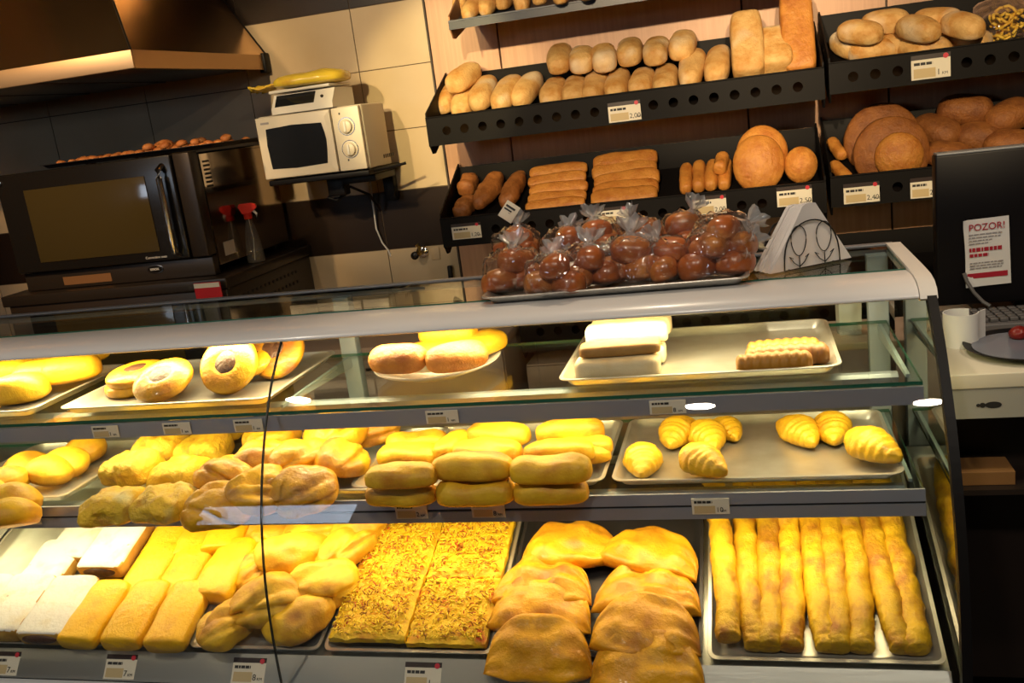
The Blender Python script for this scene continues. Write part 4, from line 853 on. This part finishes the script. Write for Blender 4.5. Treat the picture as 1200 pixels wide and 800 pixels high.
for i, (px, py, m, s, lf, lab) in enumerate([(907, 427, 'ridged_light', 1, 0, 'light brown ridged cookie bar at the front'), (922, 417, 'ridged', 1.12, .0, 'dark brown ridged cookie bar in the middle'), (918, 408, 'ridged', 1.0, .0, 'dark brown ridged cookie bar at the back')]):
    place('ridged_cookie', twistcookie('ridgedcookie%d' % i, m, .155, .052, .042, 8), lab+' of the upper-shelf tray', 'cookie', on_shelf(px, py, ZU, .02, lf), (0, 0, R(2)), 'ridged cookies', s)

# ------------------------------------------------------------------ price tags of the case
for px, py, pr, lab in [(120, 494, '1', 'below the big buns'), (204, 491, '1', 'below the round filled pastries'), (288, 488, '1', 'beside the pane joint'), (515, 476, '1', 'below the white plate'), (780, 464, '8', 'below the sandwich loaves')]:
    p = at_y(px, py, 1.861); price_tag('small price tag on the upper shelf rail %s' % lab, (p.x-.035, 1.8615, .9945), .075, .030, pr, group='price tags on the shelf rails', plain=True)
for px, py, pr, lab in [(32, 612, '1', 'at its left end'), (480, 598, '2', 'below the left finger rolls'), (570, 597, '8', 'below the middle finger rolls'), (830, 588, '10', 'below the croissants')]:
    p = at_y(px, py, 1.859); price_tag('small price tag on the middle shelf rail %s' % lab, (p.x-.035, 1.8605, .768), .078, .036, pr, group='price tags on the shelf rails', plain=True)
for px, py, pr, lab in [(4, 768, '7', 'below the sugared strudels'), (140, 771, '7', 'below the smooth pastry rolls'), (290, 776, '8', 'below the crumpled turnovers'), (494, 781, '1', 'below the pizza')]:
    p = at_plane(px, py+10, Vector((0, 1.690, .436)), Vector((0, -.783, .622))); price_tag('price tag on the front steel strip %s' % lab, (p.x-.040, 1.6935, .4375), .086, .046, pr, group='price tags on the front strip', rot=(R(-38.5), 0, 0))

# ================================================================== ON TOP OF THE CASE
TZ = 1.2085
tt = place('tray', pan('steel', .61, .40, .020), 'shallow steel tray of bagged brown rolls on top of the glass case', 'tray', (-.315, 2.255, TZ+.0005), (0, 0, R(1.0)))
rollm = [loaf('bagroll%d' % i, 'bag_bread', .118, .094, .076, p=2.5, q=2.3, nz=.09, seed=i, fr=9) for i in range(3)]
def filmhull(seed, L, W, H):
    return loaf('bag_film%d' % seed, 'film', L, W, H, p=2.8, q=2.4, nz=.11, fr=26, seed=seed, fine=.007, ffr=75, n=40, m=40, flat=.3)
def neckmesh(seed):
    b = B(); r = random.Random(seed); rs = []; n = 26
    for i, (rr, z) in enumerate([(.034, -.012), (.020, .004), (.011, .014), (.010, .020), (.018, .030), (.028, .044), (.034, .060)]):
        ring = []
        for j in range(n):
            a = 2*PI*j/n; k = 1 + (.32 if i > 3 else .14)*math.sin(j*2*PI*5/n + seed + i*.4) + r.uniform(-.08, .08)
            ring.append(Vector((rr*k*math.cos(a)*1.25, rr*k*math.sin(a), z + (r.uniform(-.010, .010) if i == 6 else 0))))
        rs.append(ring)
    b.rings(rs, caps=False); return b.mesh('bag_neck', 'film_white', 180)
films = [filmhull(i, .185, .150, .135) for i in range(3)]; necks = [neckmesh(i) for i in range(3)]
def bag(i, loc, yaw, s, neck, label, tip=0):
    t = thing('bagged_rolls', label, 'bagged rolls', loc, (R(tip), 0, R(yaw)), 'bagged brown rolls'); t.scale = (s*.84,)*3
    r = random.Random(i*17+3)
    for (x, y, z) in ((-.044, -.018, .003), (.046, -.016, .003), (.0, .034, .010), (.004, -.004, .056)):
        obj('roll', rollm[r.randrange(3)], t, (x+r.uniform(-.006, .006), y+r.uniform(-.006, .006), z), (r.uniform(-.25, .25), r.uniform(-.25, .25), r.uniform(0, 6)))
    obj('film', films[i % 3], t)
    na, nt_ = neck; d = Vector((math.cos(R(na))*math.cos(R(nt_)), math.sin(R(na))*math.cos(R(nt_)), math.sin(R(nt_))))
    c = Vector((d.x*.078, d.y*.060, .066+d.z*.060)); obj('bag_neck', necks[i % 3], t, c, d.to_track_quat('Z', 'Y').to_euler())
    return t
bz = TZ+.006
def bag_at(px, py, lift=0): q = at_z(px, py-4, bz+.046+lift); return Vector((q.x, q.y, bz+lift))
bag(0, bag_at(601, 322), 20, .93, (70, 60), 'bag of brown rolls at the front left corner of the top tray')
bag(1, bag_at(648, 326), -10, .86, (100, 40), 'low bag of brown rolls second from the left in the front row')
bag(2, bag_at(690, 318), 30, .90, (60, 60), 'bag of brown rolls in the front row below the white bag necks')
bag(0, bag_at(737, 311), -20, .98, (90, 70), 'tall bag of brown rolls in the middle of the front row')
bag(1, bag_at(783, 308), 60, .86, (80, 50), 'bag of lighter rolls with a bulging top, right of the middle')
bag(2, bag_at(838, 305), 5, 1.0, (20, 15), 'bag of brown rolls at the front right corner of the top tray')
b6 = bag(0, bag_at(606, 290, .02), -30, .85, (110, 70), 'tall bag at the back left with a paper label at its neck', )
bag(1, bag_at(662, 290, .03), 15, .80, (70, 40), 'bag of brown rolls behind the front row, second from the left')
bag(2, bag_at(700, 282, .03), -15, .85, (120, 60), 'bag of brown rolls at the back in the middle left')
bag(0, bag_at(752, 280, .03), 40, .82, (160, 70), 'bag of brown rolls at the back with a twisted white neck in the middle')
bag(1, bag_at(802, 276, .035), -70, .88, (60, 65), 'bag of brown rolls at the back right with a high twisted neck')
bag(2, bag_at(846, 283, .04), 10, .90, (10, 25), 'bag of brown rolls on top at the right, its neck pointing right')
b = B(); b.box(-.030, .030, -.001, .001, -.035, .035, bev=.0008); lb = part('paper_label', b, 'paper_grey', b6, loc=(-.02, .0, .19), rot=(R(-20), R(38), R(30)))
b = B(); b.box(-.024, .016, -.0018, -.0008, .012, .02); b.box(-.024, .008, -.0018, -.0008, .0, .006); part('print_lines', b, 'ink', lb)

nh_loc = Vector((.118, 2.235, TZ)); nrot = (0, 0, R(33))
ns = tag(obj('napkin_stack', None, None, nh_loc, nrot), 'white folded triangular napkins standing in the wire holder', 'napkins')
for i in range(13):
    b = B(); y = -.020+i*.0052; dx = rnd.uniform(-.003, .003); tz = .146-.0007*i+rnd.uniform(-.002, .002)
    pts = [(-.108+dx, .003), (.112+dx, .003), (.020+dx, tz-.002), (.010+dx, tz), (-.004+dx, tz), (-.014+dx, tz-.004)]
    b.prism(pts, y, y+.0042, 'y'); part('napkin', b, 'napkin', ns, 30)
hl = thing('napkin_holder', 'dark wire napkin holder with leaf shapes on top of the glass case', 'napkin holder', nh_loc, nrot)
for y, nm_ in ((-.026, 'front_frame'), (.055, 'rear_frame')):
    b = B(); arch = [(.075*math.cos(R(180-a)), y, .004+.105*(math.sin(R(a))**.75)) for a in range(0, 181, 10)]
    b.tube(arch, .0017, 8); b.tube([(-.075, y, .004), (.075, y, .004)], .0015, 8); fr = part(nm_, b, 'wire', hl, 180)
    for sx in (-.034, .034):
        b = B(); b.tube([(sx+.020*math.sin(a)*(1-.15*math.cos(a)), y, .067-.034*math.cos(a)) for a in [i*PI/12 for i in range(24)]], .0012, 6, True)
        b.tube([(sx, y, .033), (sx, y, .004)], .0012, 6)
        for k in (-1, 1): b.tube([(sx, y, .008), (sx+k*.014, y, .018), (sx+k*.026, y, .034), (sx+k*.016, y, .028)], .0011, 6)
        part('leaf', b, 'wire', fr, 180)
b = B()
for x in (-.06, .06): b.tube([(x, -.026, .004), (x, .055, .004)], .0015, 8)
part('base_wire', b, 'wire', hl, 180)

# white paper stack behind the case
p = at_y(996, 390, 2.50); wp = thing('paper_bag_stack', 'stack of white paper bags standing behind the right end of the case', 'paper bags', (p.x, 2.52, .9655), (0, 0, R(6)))
for i in range(5):
    b = B(); b.prism([(-.027, 0), (.027, 0), (.030+.001*i, .105), (.010, .112-.002*i), (-.028, .108)], -.02+i*.009, -.012+i*.009, 'y'); part('paper_bag', b, 'paper', wp)

# ================================================================== COUNTER AND TILL, right
ct = thing('till_counter', 'pale counter with dark brown base right of the glass case', 'counter', (.385, 2.165, 0))
part('worktop', B().box(0, 1.5, 0, .75, .915, .95, bev=.003), 'counter', ct)
b = B(); b.box(0, 1.5, .003, .02, .845, .915); part('apron', b, 'counter_face', ct)
b = B(); mt = Matrix.Translation((.113, .0035, .876)) @ RX
for x, rr, k in ((.082, .004, 1), (.091, .006, 1), (.113, .017, .45)): b.lathe([(rr, 0), (rr, .0015)], 20, mat=Matrix.Translation((x, .0035, .876)) @ RX @ Matrix.Diagonal((1, k, 1, 1)))
part('cable_slots', b, 'ink', ct)
part('body', B().box(.02, 1.48, .16, .74, .08, .845), 'dark_body', ct)
part('shelf', B().box(.02, 1.48, .01, .16, .655, .668), 'dark_body', ct)
part('plinth', B().box(.05, 1.45, .2, .7, 0, .08), 'black', ct)
part('end_panel', B().box(0, .02, .01, .74, 0, .845), 'dark_body', ct)
tag(obj('cardboard_box', B().box(0, .115, 0, .09, 0, .034, bev=.002).mesh('cardboard_box', 'card'), None, (.437, 2.20, .668)), 'flat brown cardboard box on the dark shelf under the till counter', 'box')
p = at_z(1126, 404, .95)
b = B(); rs = []
def arc(r, a0, a1, n, z, tail): return [Vector((r*math.cos(R(a0+(a1-a0)*i/n)), r*math.sin(R(a0+(a1-a0)*i/n)), z)) for i in range(n+1)] + [Vector(v) for v in tail(z)]
outr = lambda z: arc(.040, 30, 330, 30, z, lambda z: [(.048, -.012, z), (.060, -.006, z)])
inr = lambda z: arc(.0375, 30, 330, 30, z, lambda z: [(.0475, -.0095, z), (.060, -.0035, z)])
V = [outr(0)+inr(0)[::-1], outr(.082)+inr(.082)[::-1]]
b.rings(V); pc_ = tag(obj('paper_roll', b.mesh('paper_roll', 'paper', 40), None, (p.x, p.y, .9505), (0, 0, R(20))), 'open white paper roll standing on the pale counter', 'paper roll')
p = at_z(1206, 405, .965); gp = thing('round_platter', 'round bluish grey platter at the right edge of the counter', 'platter', (p.x, p.y+.01, .9505))
part('rim', B().lathe([(.07, 0), (.10, .004), (.136, .016), (.138, .019), (.134, .019), (.12, .012), (.02, .012)], 48), 'black', gp, 60)
part('face', B().lathe([(.118, .0125), (.118, .014), (.02, .0142)], 40), 'plate_grey', gp)
p = at_z(1194, 386, .985); rc = thing('red_candle_dish', 'small dark red crinkled object lying on the grey platter', 'ornament', (p.x, p.y, .9655))
part('cup', disc('red_cup', pbr('dark_red', (.20, .012, .008), .3, bump=.4, bscale=40), .022, .028, seed=3, nz=.25, fr=40), None, rc)
kb = thing('keyboard', 'dark keyboard with grey keys on the counter behind the paper roll', 'keyboard', (.40, 2.50, .951), (0, 0, R(2)))
part('case', B().box(0, .44, 0, .15, 0, .018, bev=.004), 'key', kb)
b = B()
for r in range(5):
    for c in range(18): b.box(.012+c*.0232, .031+c*.0232, .018+r*.025, .038+r*.025, .018, .028, bev=.002)
kk = part('keys', b, 'key', kb); kk['kind'] = 'stuff'
tl = thing('till_screen', 'black till screen seen from behind with a paper notice taped on', 'screen', (.477, 2.68, .9505))
part('housing', B().box(0, .46, 0, .05, .03, .435, bev=.006), 'black', tl)
part('top_edge', B().box(.004, .456, -.002, .05, .433, .439, bev=.002), 'basket_edge', tl)
b = B(); b.box(.10, .36, .0, .14, 0, .012, bev=.003); b.box(.20, .26, .03, .07, .012, .06); part('stand', b, 'black', tl)
c = B(); c.tube([(.065, -.012, .12), (.07, -.02, .10), (.085, -.03, .07), (.105, -.04, .045), (.12, -.05, .035)], .005, 8); part('cable', c, 'key', tl)
# notice: slightly warped sheet
a0 = at_y(1128, 262, 2.668); a1 = at_y(1193, 252, 2.668); a2 = at_y(1191, 330, 2.668); a3 = at_y(1134, 337, 2.668)
W_, H_ = .112, .180; base = Vector((a3.x-.005, 2.6745, a3.z))
b = B(); g = []
for i in range(9):
    row = []
    for j in range(9):
        u, v = i/8, j/8; cur = .012*max(0, (1-u*8))*max(0, v*7-6.1) + .010*max(0, 1-u*3)*max(0, 1-v*5)
        row.append((u*W_ + .004*math.sin(v*3)*(1-u), -.0012-.002*math.sin(u*PI)-cur, v*H_))
    g.append(row)
F1 = [[b.bm.verts.new(p) for p in r] for r in g]; F2 = [[b.bm.verts.new((p[0], p[1]+.0006, p[2])) for p in r] for r in g]
for i in range(8):
    for j in range(8): b.face([F1[i][j], F1[i+1][j], F1[i+1][j+1], F1[i][j+1]]); b.face([F2[i][j], F2[i+1][j], F2[i+1][j+1], F2[i][j+1]])
nt_ = tag(obj('paper_notice', b.mesh('paper_notice', 'paper', 180), None, base, (0, R(-2), 0)), 'white paper notice headed POZOR! taped to the black till screen', 'notice')
obj('heading_lettering', text_mesh('POZOR!', .024, 'ink_red', .0004), nt_, (.014, -.0052, .150), UPR, (1.0, 1.05, 1))
r_ = random.Random(5)
def strokes(z, h, x1, mat, nm_):
    b = B(); x = .014
    while x < x1: l = r_.uniform(.004, .014); b.box(x, min(x+l, x1), -.0050, -.0034, z, z+h); x += l+.0025
    part(nm_, b, mat, nt_)
for z, x1 in ((.138, .094), (.130, .09), (.122, .07), (.114, .06), (.062, .094), (.055, .094), (.048, .09)): strokes(z, .0028, x1, 'ink_grey', 'text_line')
strokes(.094, .010, .092, 'ink_red', 'bold_line'); strokes(.080, .008, .06, 'ink_red', 'bold_line')
b = B(); b.box(.006, .104, -.0040, -.0034, .022, .036); part('red_band', b, 'ink_red', nt_)

# ------------------------------------------------------------------ let every product rest on its tray or rack instead of cutting into it
from mathutils.bvhtree import BVHTree
bpy.context.view_layer.update()
def tree(o):
    me = o.data; mw_ = o.matrix_world
    return BVHTree.FromPolygons([mw_ @ v.co for v in me.vertices], [tuple(p.vertices) for p in me.polygons])
def bounds(o):
    c = [o.matrix_world @ Vector(v) for v in o.bound_box]; return [min(v[i] for v in c) for i in range(3)], [max(v[i] for v in c) for i in range(3)]
hosts = []
for o in COL.objects:
    root = o
    while root.parent: root = root.parent
    if o.type == 'MESH' and (root.name.split('.')[0] in ('tray', 'bread_rack', 'plate', 'display_case')) and o.name.split('.')[0] not in ('glass_pane', 'end_pane', 'price_lettering'):
        hosts.append((tree(o), bounds(o), o))
NUDGE = sorted([Vector((x, y, z)) for x in (0, -.012, .012, -.026, .026) for y in (0, -.012, .012, -.026, .026, -.045, -.07) for z in (0, .003, .007, .013, .022)], key=lambda v: abs(v.x)*1.3+abs(v.y)*1.1+abs(v.z))
FOOD = ('bread roll', 'loaf', 'strudel', 'pastry roll', 'turnover', 'pizza', 'pastry', 'croissant', 'bun', 'bread piece', 'cookie')
for o in COL.objects:
    if o.parent is None and o.type == 'MESH' and o.get('category') in FOOD:
        lo, hi = bounds(o); near = [h for h in hosts if all(h[1][0][i] < hi[i]+.02 and h[1][1][i] > lo[i]-.02 for i in range(3))]
        base = o.location.copy(); pts = [o.matrix_world @ v.co for v in o.data.vertices]; pol = [tuple(p.vertices) for p in o.data.polygons]; free = False
        for d in NUDGE:
            t = BVHTree.FromPolygons([p+d for p in pts], pol)
            if not any(t.overlap(h[0]) for h in near): free = True; break
        o.location = base + d if free else base
        if not free and 'SETTLE_DEBUG' in globals(): print('STUCK', o.name, o['label'], [h[2].name for h in near if t.overlap(h[0])])

# ================================================================== LIGHT
def area(name, loc, rot, sx, sy, power, col, spread=180):
    l = bpy.data.lights.new(name, 'AREA'); l.shape = 'RECTANGLE'; l.size = sx; l.size_y = sy; l.energy = power; l.color = col; l.spread = R(spread)
    o = bpy.data.objects.new(name, l); COL.objects.link(o); o.location = loc; o.rotation_euler = rot; return o
def spot(name, loc, aim, power, col, ang=50, blend=.6, rad=.04):
    l = bpy.data.lights.new(name, 'SPOT'); l.energy = power; l.color = col; l.spot_size = R(ang); l.spot_blend = blend; l.shadow_soft_size = rad
    o = bpy.data.objects.new(name, l); COL.objects.link(o); o.location = loc; o.rotation_euler = (Vector(aim)-Vector(loc)).to_track_quat('-Z', 'Y').to_euler(); return o
YW = (1, .80, .42)
cx, ln = (XL+XR)/2, XR-XL-.12
area('case_lamp_top', (cx, 2.045, 1.163), (R(6), 0, 0), ln, .03, 18, YW)
area('case_lamp_upper', (cx, 1.985, 1.000), (R(4), 0, 0), ln, .03, 9.5, YW)
area('case_lamp_middle', (cx, 1.925, .772), (0, 0, 0), ln, .03, 8.5, YW)
WM = (1, .74, .42)
spot('warm_spot', (-1.25, .3, 2.6), (-1.20, 3.8, 1.74), 430, (1, .78, .36), 15, .5)
spot('warm_spot', (-.45, .2, 2.6), (-.40, 3.9, 1.78), 500, (1, .76, .46), 31)
spot('warm_spot', (.45, .2, 2.6), (.62, 3.9, 1.72), 440, (1, .76, .44), 31)
spot('warm_spot', (-1.9, .9, 2.8), (-1.62, 4.0, 1.78), 230, (1, .74, .40), 26)
spot('warm_spot', (-2.6, 1.2, 2.8), (-2.7, 4.0, 1.5), 190, (1, .66, .32), 40)  # added warm fill, offsets the cool window light on the left tiles
spot('warm_spot', (1.0, 1.5, 2.8), (.62, 2.4, .95), 45, (1, .82, .58), 40)  # added fill light to brighten the till counter top
spot('warm_spot', (-.35, 2.6, 2.8), (-.25, 2.25, 1.25), 40, (1, .80, .56), 62)
for x, y in ((-2.146, .629), (-.268, .256), (.707, .132)):
    l = area('ceiling_downlight', (x, y, 2.845), (0, 0, 0), .13, .13, 17, (1, .88, .72)); l.data.shape = 'DISK'
area('window_daylight', (-4.175, -3.72, 2.365), (R(90), 0, 0), 1.55, .73, 26, (.70, .82, 1))
area('added_uplight', (-3.4, 3.86, 2.66), (R(180-12), 0, 0), 2.6, .06, 60, (1, .60, .25))  # added uplight, warms the unseen ceiling so the hood reflects orange
w = bpy.data.worlds.new('world'); S.world = w; w.use_nodes = True
bg = w.node_tree.nodes['Background']; bg.inputs[0].default_value = (.62, .74, 1, 1); bg.inputs[1].default_value = .4
S.view_settings.view_transform = 'Standard'; S.view_settings.look = 'None'; S.view_settings.exposure = 0; S.view_settings.gamma = 1
S.view_settings.use_curve_mapping = False
cy = S.cycles; cy.max_bounces = 10; cy.transparent_max_bounces = 24; cy.glossy_bounces = 5; cy.diffuse_bounces = 3; cy.caustics_reflective = False; cy.caustics_refractive = False; cy.sample_clamp_indirect = 6; cy.use_denoising = True
